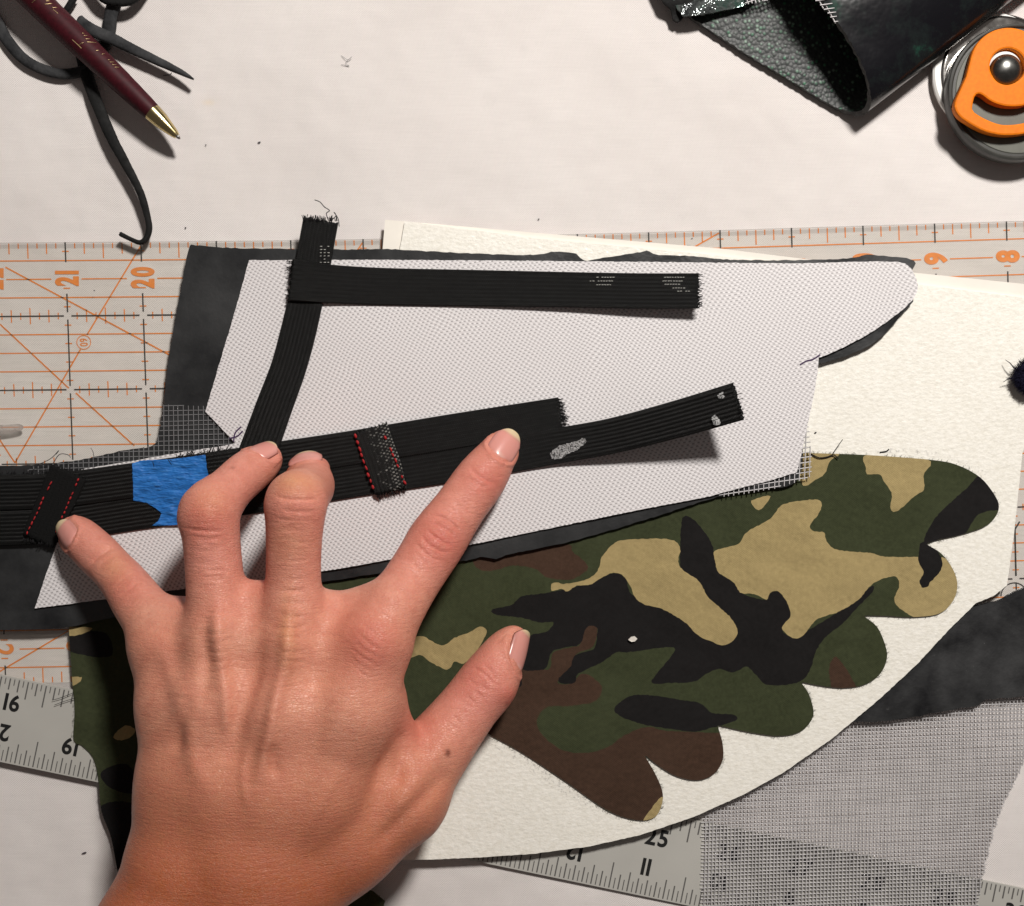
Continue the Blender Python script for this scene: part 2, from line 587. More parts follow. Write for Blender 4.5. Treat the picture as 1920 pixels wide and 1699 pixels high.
def mat_cotton(name, col, amt=0.28):
    m, nt, b = new_mat(name); g = NT(nt); v = g.obj()
    f = g.noise(v, 620, 6, 0.8)
    lo = tuple(c * (1 - amt) for c in col); hi = tuple(c * (1 + amt) for c in col)
    c = g.ramp(f, [(0.32, lo), (0.68, hi)])
    th = g.noise(g.mapping(v, (0, 0, 0.1), (500, 3000, 1)), 1.0, 2)
    fade = g.ramp(g.noise(v, 60, 4, 0.6), [(0.35, (0, 0, 0)), (0.75, (.32, .32, .32))])
    c = g.mix(fade, c, tuple(x * 1.5 + 0.006 for x in col))
    c = g.mix(g.math('MULTIPLY', th, 0.3), c, lo)
    nt.links.new(c, b.inputs['Base Color'])
    b.inputs['Roughness'].default_value = 0.9
    b.inputs['Specular IOR Level'].default_value = 0.12
    b.inputs['Sheen Weight'].default_value = 0.03
    x, y, z = g.xyz(g.mapping(v, (0, 0, 0.1)))
    w = g.math('MULTIPLY', g.math('SINE', g.math('MULTIPLY', x, 2 * math.pi / 0.0006)), g.math('SINE', g.math('MULTIPLY', y, 2 * math.pi / 0.0006)))
    n1 = g.bump(g.math('ADD', w, g.noise(v, 1200, 3)), 0.4, 0.0002)
    nt.links.new(g.bump(g.noise(v, 38, 4, 0.55), 0.75, 0.0036, n1), b.inputs['Normal'])
    return m

def mat_acrylic():
    m, nt, b = new_mat('clear_acrylic'); g = NT(nt)
    nt.nodes.remove(b)
    out = nt.nodes['Material Output']
    tr = g.n('ShaderNodeBsdfTransparent'); tr.inputs[0].default_value = (0.985, 0.985, 0.975, 1)
    gl = g.n('ShaderNodeBsdfGlossy'); gl.inputs['Roughness'].default_value = 0.08
    fr = g.n('ShaderNodeValue'); fr.outputs[0].default_value = 0.035
    sc_ = g.noise(g.mapping(g.obj(), (0, 0, 0.6), (60, 900, 1)), 1.0, 4, 0.7)
    dif = g.n('ShaderNodeBsdfDiffuse'); dif.inputs[0].default_value = (0.70, 0.65, 0.58, 1)
    m1 = g.n('ShaderNodeMixShader')
    nt.links.new(g.math('MULTIPLY', g.ramp(sc_, [(0.5, (0.25, 0.25, 0.25)), (0.75, (1, 1, 1))]), 0.10), m1.inputs[0])
    nt.links.new(tr.outputs[0], m1.inputs[1]); nt.links.new(dif.outputs[0], m1.inputs[2])
    m2 = g.n('ShaderNodeMixShader')
    nt.links.new(fr.outputs[0], m2.inputs[0])
    nt.links.new(m1.outputs[0], m2.inputs[1]); nt.links.new(gl.outputs[0], m2.inputs[2])
    nt.links.new(m2.outputs[0], out.inputs['Surface'])
    return m

def mat_acrylic_edge():
    m, nt, b = new_mat('acrylic_cut_edge'); g = NT(nt)
    nt.nodes.remove(b)
    tr = g.n('ShaderNodeBsdfTransparent'); dif = g.n('ShaderNodeBsdfDiffuse'); dif.inputs[0].default_value = (0.36, 0.35, 0.33, 1)
    mx = g.n('ShaderNodeMixShader'); mx.inputs[0].default_value = 0.30
    nt.links.new(tr.outputs[0], mx.inputs[1]); nt.links.new(dif.outputs[0], mx.inputs[2])
    nt.links.new(mx.outputs[0], nt.nodes['Material Output'].inputs['Surface'])
    return m

def mat_metal(name, col, rough=0.35, brush=None):
    m, nt, b = new_mat(name); g = NT(nt); v = g.obj()
    b.inputs['Metallic'].default_value = 1.0
    f = g.noise(v, 90, 5, 0.7)
    nt.links.new(g.ramp(f, [(0.3, tuple(c * .82 for c in col)), (0.7, col)]), b.inputs['Base Color'])
    nt.links.new(g.ramp(g.noise(v, 300, 4), [(0.3, (rough * .8,) * 3), (0.7, (rough * 1.2,) * 3)]), b.inputs['Roughness'])
    if brush:
        h = g.noise(g.mapping(v, (0, 0, brush), (100, 4000, 1)), 1.0, 2)
        nt.links.new(g.bump(h, 0.12, 0.0001), b.inputs['Normal'])
    return m

M = {}
M['cloth'] = mat_tablecloth()
M['weave'] = mat_weave()
M['fleece'] = mat_fleece()
M['paper'] = simple('backing_paper', (0.80, 0.76, 0.69), 0.7, 0.3, nscale=60, namt=0.04)
M['elastic'] = mat_elastic(0.12)
M['elastic_worn'] = mat_elastic(0.12, specks=0.9)
M['elastic_dot'] = mat_elastic(0.14, dotted=True)
M['rubber'] = mat_rubber('charcoal_rubber', (0.010, 0.0105, 0.0115), (0.042, 0.043, 0.044), 0.34, 0.42, 40, 0.20, 0.4, 0.0012)
M['rubber_black'] = mat_rubber('mottled_black_rubber', (0.003, 0.003, 0.004), (0.044, 0.045, 0.046), 0.42, 0.4, 60, 0.5, 0.35, 0.0014)
M['strip'] = mat_rubber('grey_rubber_strip', (0.012, 0.0125, 0.014), (0.052, 0.053, 0.055), 0.72, 0.18, 150, 0.35)
M['strip_black'] = mat_rubber('black_suede_strip', (0.006, 0.006, 0.006), (0.015, 0.015, 0.015), 0.8, 0.2, 200, 0.1)
M['acrylic'] = mat_acrylic()
M['orange_ink'] = simple('orange_ink', (0.78, 0.235, 0.03), 0.55, 0.3, nscale=500, namt=0.1)
M['black_ink'] = simple('black_ink', (0.016, 0.015, 0.016), 0.55, 0.3)
M['steel'] = simple('ruler_aluminium', (0.47, 0.46, 0.425), 0.42, 0.6, metal=0.1, nscale=25, namt=0.06, bscale=2500, bstr=0.1, bdist=0.0001)
M['ruler_ink'] = simple('dark_grey_ink', (0.11, 0.105, 0.10), 0.6, 0.3)
M['ruler_black'] = simple('black_numeral_ink', (0.012, 0.012, 0.012), 0.55, 0.3)
M['screen'] = simple('grey_screen_thread', (0.16, 0.16, 0.165), 0.42, 0.5, nscale=200, namt=0.2)
M['screen_pale'] = simple('pale_screen_thread', (0.55, 0.535, 0.54), 0.4, 0.45, nscale=120, namt=0.12)
M['tape'] = None
M['thread'] = simple('black_thread', (0.012, 0.011, 0.012), 0.8, 0.2)
M['fuzzy'] = simple('fuzzy_black_webbing', (0.006, 0.006, 0.006), 0.85, 0.15, bscale=2200, bstr=0.8, bdist=0.0005)
M['red'] = simple('red_thread', (0.36, 0.013, 0.016), 0.6, 0.3, nscale=2000, namt=0.3)
# ------------------------------------------------------------------ the table
def build_table():
    n = 60
    vs = []; fs = []
    W, D = 0.62, 0.56
    for j in range(n + 1):
        for i in range(n + 1):
            x = -W / 2 + W * i / n; y = -D / 2 + D * j / n
            z = -0.00006 + 0.00005 * (math.sin(x * 31 + y * 17 + 1) * math.sin(y * 23 - x * 9))
            vs.append((x, y, z - 0.00002))
    for j in range(n):
        for i in range(n):
            a = j * (n + 1) + i
            fs.append((a, a + 1, a + n + 2, a + n + 1))
    o = link('tablecloth', mesh(vs, fs, 'tablecloth'), M['cloth'], recenter=False)
    tag(o, kind='structure')
build_table()

# heights of the stack of materials (metres), by photo pixel
def z_camo(x, y=0): return (3.5 + 2.6 * sstep(250, 700, x)) * MM
def z_dark(x, y=0):            # top of the charcoal rubber backing
    return z_camo(x) + 1.6 * MM
def z_screen(x, y=0): return z_dark(x) + 0.35 * MM
def z_white(x, y=0): return z_dark(x) + 1.0 * MM
def z_strap(x, y=0): return z_white(x) + 1.15 * MM

# ------------------------------------------------------------------ acrylic quilting ruler
QX = {23: -161, 22: -19, 21: 122, 20: 264, 19: 405.5, 18: 545, 17: 680.6, 16: 815, 15: 949, 14: 1082.5, 13: 1216, 12: 1350,
      11: 1484, 10: 1618, 9: 1752.3, 8: 1887, 7: 2021, 6: 2155}
_qk = sorted(QX); _qv = [QX[k] for k in _qk]
def q_top(x): return float(np.interp(x, [-200, 0, 480, 700, 1200, 1920, 2200], [456, 455, 451.5, 448, 436, 414, 405]))
def QR(n, v):
    """ruler reading n, inches v below its top edge -> photo pixel"""
    x = float(np.interp(n, _qk, _qv))
    t = min(1, max(0, x / 1900))
    dy = 138.6 + (134 - 138.6) * t
    return (x + v * dy * (0.036 + (0.027 - 0.036) * t), q_top(x) + v * dy)

def build_quilting_ruler():
    t = thing('quilting_ruler', 'clear acrylic quilting ruler with orange and black grid lines and numerals', 'ruler', (0, P(0, 800, 0).y, 0))
    zp = lambda x, y: 0.02 * MM
    edge = [QR(n, 0) for n in range(23, 5, -1)] + [QR(n, 5.98) for n in range(6, 24)]
    sheet('acrylic_plate', edge, 2.5 * MM, 2.35 * MM, M['acrylic'], t, step=None)
    pl = t.children[0] if t.children else None
    for ob_ in bpy.data.objects:
        if ob_.parent == t and ob_.name.startswith('acrylic_plate'):
            ob_.data.materials.append(mat_acrylic_edge())
            for pg in ob_.data.polygons:
                if abs(pg.normal.z) < .5: pg.material_index = 1
    o = MB(); k = MB()
    OW, KW = 2.3, 2.7
    def ol(a, b, w=OW): o.quad_line(a, b, w, zp)
    def kl(a, b, w=KW): k.quad_line(a, b, w, lambda x, y: 0.045 * MM)
    numbered = list(range(7, 23))
    for n in range(6, 23):
        for e in range(8):                   # top and bottom edge ticks, every eighth
            u = n + e / 8
            L = 0.22 if e == 4 else (0.16 if e in (2, 6) else 0.085)
            if e: ol(QR(u, 0.015), QR(u, L)); ol(QR(u, 5.96), QR(u, 5.96 - L * 0.9))
        kl(QR(n, 0.0), QR(n, 0.27)); ol(QR(n - .045, 0.125), QR(n + .045, 0.125))
        kl(QR(n, 5.97), QR(n, 5.72))
        for r in range(0, 6):                # vertical black line with gaps at the crossings
            a = 0.70 if r == 0 else r + 0.05
            b = r + 0.95 if r < 5 else 5.30
            kl(QR(n, a), QR(n, b))
            for q in range(4):
                v = r + 0.125 + 0.25 * q
                if r == 0 and q < 2: continue
                if v < 5.9: ol(QR(n - 0.045, v), QR(n + 0.045, v))
    for v4 in range(1, 24):
        v = v4 / 4
        if v4 % 4 == 0:
            for n in range(6, 23):
                kl(QR(n + 0.05, v), QR(n + 0.95, v))
                for e in range(1, 8):
                    L = 0.11 if e == 4 else (0.085 if e in (2, 6) else 0.045)
                    ol(QR(n + e / 8, v - L), QR(n + e / 8, v + L))
        elif v4 in (2, 22):
            for n in range(6, 23): ol(QR(n + 0.2, v), QR(n + 0.8, v))
        else:
            for n in range(6, 23): ol(QR(n, v), QR(n + 1, v))
    # angle lines
    def ray(p0, p1, w=2.8): ol(p0, p1, w)
    ray((264, 461), (163, 628)); ray((151, 655), (28, 868))
    ray((10, 501), (330, 672)); ray((0, 608), (129, 728)); ray((142, 737), (252, 836))
    ray((-30, 780), (28, 868)); ray((-120, 1330), (128, 1183)); ray((1297, 466), (1348, 437))
    ray((664, 478), (680, 455))
    ray((1905, 930), (1862, 985), 1.2)
    o.build('orange_markings', M['orange_ink'], t, smooth=False)
    # circled 60 on the angle line and the arc at the right end
    c = MB()
    def ring(cx, cy, r, w, a0=0, a1=360, z=0.05 * MM):
        n = 40; vs = []
        for i in range(n + 1):
            a = math.radians(a0 + (a1 - a0) * i / n)
            vs += [P(cx + (r + w / 2) * math.cos(a), cy - (r + w / 2) * math.sin(a), z), P(cx + (r - w / 2) * math.cos(a), cy - (r - w / 2) * math.sin(a), z)]
        c.add(vs, [(2 * i, 2 * i + 1, 2 * i + 3, 2 * i + 2) for i in range(n)])
    ring(157, 642, 13, 1.6)
    c.build('angle_badge', M['orange_ink'], t, smooth=False)
    c = MB(); ring(1902, 1118, 25, 2.2, 0, 180, 0.06 * MM)
    kl((1903, 993), (1905, 1080), 3.2); kl((1903, 993), (1912, 978), 3)
    c.build('angle_arc', M['black_ink'], t, smooth=False)
    k.build('black_markings', M['black_ink'], t, smooth=False)
    put_text('60', 157, 642, 15, -86, 0.7, zp, M['orange_ink'], t, bold=0.02)
    for n in numbered:
        cx, cy = QR(n, 0.49)
        s = str(n)
        put_text(s, cx + 1, cy, 45, 90, 0.60 if len(s) == 2 else 0.78, lambda x, y: 0.07 * MM, M['orange_ink'], t, bold=0.05)
    for s, cx, cy in (('2', 4, 1218), ('3', 146, 1213)):
        put_text(s, cx, cy, 44, -92, 0.80, lambda x, y: 0.07 * MM, M['orange_ink'], t, bold=0.02)
    # grey scuff on the plate
    sm = simple('grey_scuff', (0.38, 0.34, 0.31), 0.8, 0.2)
    g = NT(sm.node_tree)
    sm.node_tree.links.new(g.ramp(g.noise(g.obj(), 260, 3), [(0.3, (0.25, 0.25, 0.25)), (0.7, (0.7, 0.7, 0.7))]), sm.node_tree.nodes['Principled BSDF'].inputs['Alpha'])
    sheet('scuff', cr([(-20, 797), (10, 797), (36, 795), (44, 800), (40, 807), (18, 812), (-20, 815)], 5, True), 2.56 * MM, 0.03 * MM, sm, t, step=None)
    return t
build_quilting_ruler()

# ------------------------------------------------------------------ aluminium yardstick
def z_rule(x, y=0): return (3.25 - 2.35 * sstep(-100, 1300, x) ** 1.0) * MM
def rule_pt(x, off):
    """x along the rule, off = px below its upper edge (perpendicular)"""
    return (x - off * 0.205, 1265 + 0.209 * x + off * 0.979)
def build_metal_ruler():
    t = thing('metal_ruler', 'long silver aluminium yardstick with black numerals crossing the bottom of the table', 'ruler', P(700, 1490, 0))
    zr = lambda x, y: (3.3 - 2.4 * min(1, max(0, (x + 100) / 1500))) * MM
    ol = [rule_pt(x, 0) for x in range(-150, 2151, 100)] + [rule_pt(x, 160) for x in range(2150, -151, -100)]
    b = sheet('rule_blade', ol, zr, 0.8 * MM, M['steel'], t, step=70)
    mk = MB(); zt = lambda x, y: zr(x, y) + 0.10 * MM
    for i in range(-16, 260):
        u = 20.5 + 134.4 * i / 16 
        if -100 < u < 2000:
            e = i % 16
            L = 44 if e == 8 else (30 if e == 0 else (36 if e in (4, 12) else (26 if e % 2 == 0 else 15)))
            if e == 0: L = 24
            mk.quad_line(rule_pt(u, 3), rule_pt(u, L), 2.6 if e % 2 == 0 else 1.8, zt)
    for i in range(-16, 260):
        u = 161 + 135.0 * i / 16
        if -100 < u < 2000:
            e = i % 16
            L = 48 if e == 8 else (36 if e in (4, 12) else (28 if e % 2 == 0 else 20))
            mk.quad_line(rule_pt(u, 157), rule_pt(u, 157 - L), 2.4 if e % 2 == 0 else 1.7, zt)
    mk.build('graduations', M['ruler_ink'], t, smooth=False)
    z2 = lambda x, y: zr(x, y) + 0.14 * MM
    for n in range(16, 31):
        cx, cy = rule_pt(32 + 134.4 * (n - 16), 47)
        put_text(str(n), cx, cy, 32, -12, 0.95, z2, M['ruler_black'], t, bold=0.025)
    for n in range(6, 21):
        cx, cy = rule_pt(153 + 135.0 * (19 - n), 105)
        put_text(str(n), cx, cy, 32, 168, 0.95, z2, M['ruler_black'], t, bold=0.025)
build_metal_ruler()

# ------------------------------------------------------------------ woven screens: every thread is geometry
def clip_line(p, d, poly):
    poly = np.asarray(poly, float)[:, :2]
    ts = []
    a = poly; b = np.roll(poly, -1, 0)
    nrm = np.array([-d[1], d[0]])
    sa = (a - p) @ nrm; sb = (b - p) @ nrm
    for i in range(len(a)):
        if (sa[i] > 0) != (sb[i] > 0):
            q = a[i] + (b[i] - a[i]) * sa[i] / (sa[i] - sb[i])
            ts.append(float((q - p) @ d))
    ts.sort()
    return list(zip(ts[0::2], ts[1::2]))

def screen(name, outline, zf, pitch, w, ang, mat, parent=None, skew=90, amp=0.00012, ragged=3.0, jit=0.3):
    mb = MB()
    o = np.array([np.array(q, float)[:2] for q in outline])
    c = o.mean(0)
    R = np.abs(o - c).max() * 1.6
    for fam, a in enumerate((ang, ang + skew)):
        d = np.array([math.cos(math.radians(a)), -math.sin(math.radians(a))])
        nn = np.array([-d[1], d[0]])
        m = int(R / pitch)
        for i in range(-m, m + 1):
            p = c + nn * (i * pitch + random.uniform(-.25, .25) * pitch * jit)
            for t0, t1 in clip_line(p, d, o):
                t0 -= random.uniform(0, ragged); t1 += random.uniform(0, ragged)
                if t1 - t0 < 3: continue
                k = max(1, int((t1 - t0) / 90))
                vs = []
                wob = random.uniform(0, 6)
                for j in range(k + 1):
                    t = t0 + (t1 - t0) * j / k
                    q = p + d * t + nn * (math.sin(t / 60 + wob) * 0.5)
                    z = zf(*q) + (amp if fam else -amp)
                    hw = w / 2
                    e = w * S * 0.35
                    vs += [P(*(q - nn * hw), z - e), P(*q, z + e), P(*(q + nn * hw), z - e), P(*q, z - 2.2 * e)]
                fs = []
                for j in range(k):
                    b = 4 * j
                    for s in range(4):
                        fs.append((b + s, b + (s + 1) % 4, b + 4 + (s + 1) % 4, b + 4 + s))
                mb.add(vs, fs)
    return mb.build(name, mat, parent)

pale_screen = screen('window_screen', [(1318, 1490), (1560, 1318), (1940, 1280), (1940, 1380), (1912, 1447), (1881, 1508), (1862, 1563), (1840, 1657), (1826, 1730), (1314, 1730)],
       lambda x, y: (1.7 + 0.3 * math.sin(x / 140) * math.sin(y / 90)) * MM, 6.8, 2.3, 2.5, M['screen_pale'], skew=86, jit=0.12)
tag(pale_screen, 'pale grey woven screen piece lying over the yardstick at the lower right', 'screen')

# ------------------------------------------------------------------ mottled black rubber at the right
o = sheet('rubber_scrap', poly_lin([(1960, 1080), (1915, 1105), (1868, 1128), (1820, 1140), (1700, 1180), (1560, 1300), (1590, 1352), (1640, 1354), (1697, 1347), (1768, 1334), (1830, 1324), (1849, 1311), (1960, 1303)], 14, 1.5),
          lambda x, y: (3.9 + 0.25 * math.sin(x / 37) * math.sin(y / 29)) * MM, 1.2 * MM, M['rubber_black'], step=20)
tag(o, 'mottled black rubber scrap tucked under the cream fleece at the right edge', 'rubber scrap')

# ------------------------------------------------------------------ cream fleece on its paper backing
FL = [(722, 412), (1000, 436), (1350, 466), (1720, 512), (1935, 534), (1935, 800), (1917, 850), (1902, 994), (1888, 1098), (1862, 1118), (1830, 1131),
      (1780, 1180), (1720, 1245), (1650, 1310), (1560, 1385), (1470, 1448), (1390, 1492), (1300, 1532), (1200, 1566), (1100, 1588), (1000, 1601), (900, 1608), (800, 1612), (735, 1613),
      (640, 1560), (600, 1400), (640, 1200), (690, 800)]
def z_fl(x, y): return (5.35 + 0.12 * math.sin(x / 60 + 1) * math.sin(y / 50)) * MM
def build_fleece():
    t = thing('fleece_sheet', 'large cream fusible fleece sheet with paper margin under the camouflage fabric', 'fleece', P(1400, 1000, 0))
    sheet('backing_paper', poly_lin(FL, 16), lambda x, y: 4.35 * MM, 0.3 * MM, M['paper'], t, step=60)
    fl = [(759, 415), (1000, 446), (1350, 479), (1720, 533), (1935, 560)] + FL[5:]
    fz = sheet('fleece_pile', poly_lin(fl, 6, 0.5), z_fl, 0.95 * MM, M['fleece'], t, step=22)
    pm = simple('pencil_graphite', (0.28, 0.27, 0.28), 0.6, 0.4)
    g = NT(pm.node_tree); nt = pm.node_tree
    b = nt.nodes['Principled BSDF']
    nt.links.new(g.ramp(g.noise(g.obj(), 900, 4, 0.7), [(0.52, (0, 0, 0)), (0.74, (0.42, 0.42, 0.42))]), b.inputs['Alpha'])
    for pts, w in (([(1640, 845), (1700, 846), (1760, 853), (1800, 866), (1850, 890)], 9), ([(912, 1378), (960, 1412), (1010, 1448), (1070, 1486), (1120, 1510)], 18),
                   ([(1215, 1422), (1240, 1436), (1290, 1452)], 12)):
        L = cr(pts, 8)
        mb = MB()
        for a, c in zip(L[:-1], L[1:]): mb.quad_line(a, c, w, lambda x, y: z_fl(x, y) + 0.12 * MM)
        mb.build('pencil_smudge', pm, t, smooth=False)
build_fleece()

# ------------------------------------------------------------------ camouflage fabric
def reg(ox, oy, s, pts): return [(ox + x * s, oy + y * s) for x, y in pts]
r2 = lambda *p: reg(900, 820, .3125, p)
r3 = lambda *p: reg(1400, 780, .30606, p)
r4 = lambda *p: reg(700, 1180, .3125, p)
r5 = lambda *p: reg(1300, 1240, .32292, p)
r7 = lambda *p: reg(700, 1140, .2119, p)
r1 = lambda *p: reg(0, 1180, .3055, p)
CAMO = (cr([(1500, 849), (1620, 853), (1752, 863), (1800, 874), (1840, 897), (1866, 930), (1873, 950), (1866, 970), (1845, 988), (1800, 1003), (1760, 1012), (1740, 1019)], 8) +
        cr([(1738, 1021), (1765, 1038), (1786, 1066), (1795, 1095), (1788, 1125), (1762, 1150), (1715, 1157), (1660, 1155), (1622, 1154)], 8) +
        cr([(1621, 1156), (1645, 1176), (1660, 1210), (1663, 1235), (1650, 1264), (1620, 1284), (1580, 1290), (1540, 1286), (1504, 1279)], 8) +
        cr([(1503, 1281), (1516, 1300), (1525, 1330), (1522, 1350), (1500, 1372), (1460, 1380), (1400, 1372), (1347, 1360)], 8) +
        cr([(1346, 1362), (1355, 1395), (1355, 1425), (1340, 1450), (1310, 1463), (1270, 1456), (1235, 1436), (1211, 1417)], 8) +
        cr([(1210, 1419), (1228, 1450), (1241, 1480), (1242, 1505), (1228, 1532), (1195, 1538), (1140, 1520), (1060, 1465), (980, 1412), (915, 1376)], 8) +
        cr([(900, 1372), (840, 1425), (760, 1465), (690, 1530), (645, 1600), (655, 1650), (700, 1672), (722, 1690), (690, 1760)], 20) +
        [(500, 1780), (270, 1760)] + cr([(240, 1690), (222, 1640), (208, 1570), (190, 1520), (184, 1458), (174, 1420), (152, 1397), (138, 1388), (140, 1330), (135, 1272), (129, 1178)], 10) +
        [(128, 1120), (200, 1050), (600, 960), (1000, 940), (1300, 870)])
BROWN = [r2((-40, 735), (100, 700), (500, 640), (560, 690), (640, 760), (640, 800), (560, 850), (500, 855), (400, 840), (330, 790), (200, 770), (80, 800), (0, 795)),
         r4((880, 245), (1050, 240), (1080, 140), (1200, 105), (1240, 90), (1270, -20), (1340, -30), (1320, 100), (1215, 150), (1190, 230), (1120, 290), (1110, 325), (1190, 325), (1260, 265), (1370, 340),
            (1330, 430), (1180, 460), (1040, 470), (980, 560), (1040, 660), (1150, 730), (1290, 740), (1420, 700), (1500, 640), (1640, 585), (1760, 610), (2000, 620), (2130, 640), (2150, 800), (1850, 1300), (1300, 1300), (560, 620), (780, 480)),
         r3((545, 1475), (590, 1520), (640, 1600), (690, 1720), (550, 1720), (505, 1580), (515, 1510))]
BLACK = [r2((1215, 485), (1275, 490), (1340, 560), (1395, 650), (1412, 740), (1430, 810), (1520, 870), (1570, 935), (1710, 975), (1740, 935), (1790, 925), (1840, 990), (1865, 1070), (1850, 1110), (1815, 1145), (1830, 1180), (1900, 1200)) +
         r3((400, 1300), (560, 1200), (700, 1090), (775, 1040), (770, 1080), (680, 1170), (590, 1270), (480, 1360), (420, 1450), (395, 1540), (340, 1620), (220, 1650)) +
         r2((1710, 1480), (1660, 1430), (1600, 1375), (1550, 1400), (1500, 1410), (1430, 1390), (1340, 1430), (1290, 1465), (1130, 1475), (1030, 1470), (1100, 1370), (1165, 1290), (1160, 1262), (1060, 1265),
            (970, 1280), (880, 1290), (820, 1290), (730, 1350), (590, 1420), (570, 1470), (500, 1480), (470, 1450), (540, 1380), (570, 1310), (680, 1270), (700, 1200), (700, 1140), (640, 1140), (600, 1240), (520, 1260), (430, 1290), (400, 1380),
            (330, 1400), (250, 1390), (240, 1330), (280, 1250), (300, 1190), (400, 1165), (440, 1110), (360, 1110), (230, 1080), (100, 1065), (70, 1035), (190, 1005), (250, 955), (420, 930), (600, 890), (720, 845), (800, 815), (870, 840), (930, 950), (1190, 900), (1200, 740), (1200, 680)),
         r3((1085, 780), (1100, 720), (1160, 620), (1250, 530), (1350, 440), (1440, 365), (1600, 450), (1600, 560), (1450, 590), (1390, 640), (1340, 720), (1250, 800), (1100, 790)),
         r4((1445, 475), (1530, 405), (1650, 395), (1850, 425)) + r5((10, 235), (60, 255), (110, 300), (230, 308), (255, 335), (200, 362), (100, 388)) + r4((1920, 615), (1800, 600), (1660, 580), (1550, 550), (1480, 520)),
         r4((845, 350), (860, 290), (890, 300), (885, 340)),
         r1((400, 40), (640, 20), (690, 150), (590, 170), (420, 130)), r1((620, 880), (780, 830), (860, 1000), (690, 980)), r1((600, 1110), (860, 1100), (860, 1500), (700, 1500))]
TAN = [r2((730, 720), (800, 640), (880, 615), (1130, 612), (1200, 660), (1190, 745), (1220, 800), (1310, 860), (1370, 960), (1450, 1030), (1510, 1090), (1545, 1160), (1520, 1220), (1460, 1250), (1400, 1230), (1310, 1190), (1230, 1110),
          (1150, 1060), (1080, 1025), (980, 1000), (930, 960), (900, 890), (850, 825), (790, 815), (720, 850), (660, 885), (580, 890), (525, 925), (490, 910), (430, 920), (430, 880), (460, 870), (500, 880), (600, 865), (680, 830), (720, 770)),
       r2((1410, 680), (1550, 640), (1600, 570), (1740, 490)) +
       r3((210, 550), (300, 525), (420, 512), (460, 540), (440, 600), (385, 680), (430, 710), (475, 715), (490, 770), (540, 815), (640, 830), (760, 840), (850, 862), (1050, 864), (1200, 868), (1300, 925), (1340, 1000), (1330, 1090),
          (1250, 1190), (1130, 1260), (1020, 1230), (930, 1170), (905, 1120), (935, 1040), (920, 990), (880, 985), (800, 1010), (740, 1060), (680, 1130), (560, 1200), (440, 1240), (390, 1290), (340, 1350), (280, 1360), (220, 1310), (230, 1270),
          (268, 1230), (255, 1160), (200, 1080), (150, 1080), (120, 1125), (60, 1095)) + r2((1620, 938), (1560, 930), (1520, 868), (1430, 810), (1412, 740)),
       r3((30, 520), (145, 490), (90, 570), (60, 572)),
       r3((745, 235), (1110, 270), (1085, 360), (1085, 450), (1030, 490), (920, 585), (880, 565), (890, 480), (840, 400), (815, 360), (740, 355), (730, 320)),
       r3((330, 200), (560, 225), (510, 280), (480, 350), (430, 385), (340, 420)),
       r4((1620, 1160), (1680, 1060), (1740, 1005), (1820, 1060), (1720, 1180)),
       r7((230, 480), (330, 280), (440, 250), (510, 290), (620, 330), (720, 265), (840, 220), (940, 165), (1000, 190), (990, 250), (900, 400), (800, 490), (720, 475), (660, 545), (560, 510), (480, 460), (420, 415), (340, 440)),
       r1((395, -10), (565, -10), (500, 30), (420, 40)), r1((410, 300), (500, 295), (480, 330), (420, 350)), r1((700, 650), (770, 590), (830, 620), (790, 670), (720, 680))]
BLACK2 = [r3((1070, 775), (1125, 785), (1190, 860), (1195, 930), (1160, 985), (1120, 1020), (1110, 1045), (1075, 1050), (1060, 1010), (1085, 960), (1055, 900), (1055, 840))]
def build_camo():
    pats = []
    for grp, m in ((BROWN, 1), (BLACK, 2), (TAN, 3), (BLACK2, 2)):
        for pl in grp: pats.append(([q + np.array([random.uniform(-.7, .7), random.uniform(-.7, .7)]) for q in cr(pl, 4, closed=True)], m))
    mats = [mat_cotton('camo_green', (0.040, 0.047, 0.022)), mat_cotton('camo_brown', (0.056, 0.031, 0.020)), mat_cotton('camo_black', (0.0105, 0.0095, 0.0095)), mat_cotton('camo_tan', (0.35, 0.27, 0.125), 0.18)]
    o = sheet('camouflage_fabric', CAMO, lambda x, y: z_camo(x) + 0.14 * MM * math.sin(x / 60 + 1) * math.sin(y / 50), 0.3 * MM, mats, patches=pats, step=26)
    tag(o, 'camouflage cotton wing shape with scalloped edge in green, tan, brown and black', 'fabric')
    mb = MB()
    n = len(CAMO); ca = np.array([np.array(q, float)[:2] for q in CAMO])
    for _ in range(520):
        i = random.randrange(n); t = random.random()
        a, b = ca[i], ca[(i + 1) % n]
        q = a + (b - a) * t; d = (b - a) / (np.linalg.norm(b - a) + 1e-9)
        nn = np.array([d[1], -d[0]])
        if in_poly(np.array([q + nn * 3]), ca)[0]: nn = -nn
        L = random.uniform(1.5, 5); e = q + nn * L + d * random.uniform(-4, 4)
        z = z_camo(q[0]) - 0.1 * MM
        mb.tube([P(*(q - nn), z), P(*((q + e) / 2 + d * random.uniform(-1, 1)), z + .15 * MM), P(*e, z - random.uniform(0, .2) * MM)], 0.00005, 3, cap=False)
    fz = mb.build('frayed_threads', simple('olive_thread', (0.07, 0.07, 0.045), 0.9, 0.1), o); fz['kind'] = 'stuff'
build_camo()
mb = MB()
c0 = P(1187, 1199, z_camo(1187) + 0.9 * MM)
vs = [c0 + Vector((math.cos(a) * 1.5 * MM * r, math.sin(a) * 1.0 * MM * r, h * MM)) for a, r, h in [(0.2, 1, 0), (1.2, 1.1, .1), (2.1, .9, 0), (3.3, 1.1, -.1), (4.3, .9, .1), (5.3, .8, 0)]]
vs += [v - Vector((0, 0, 0.8 * MM)) for v in vs]
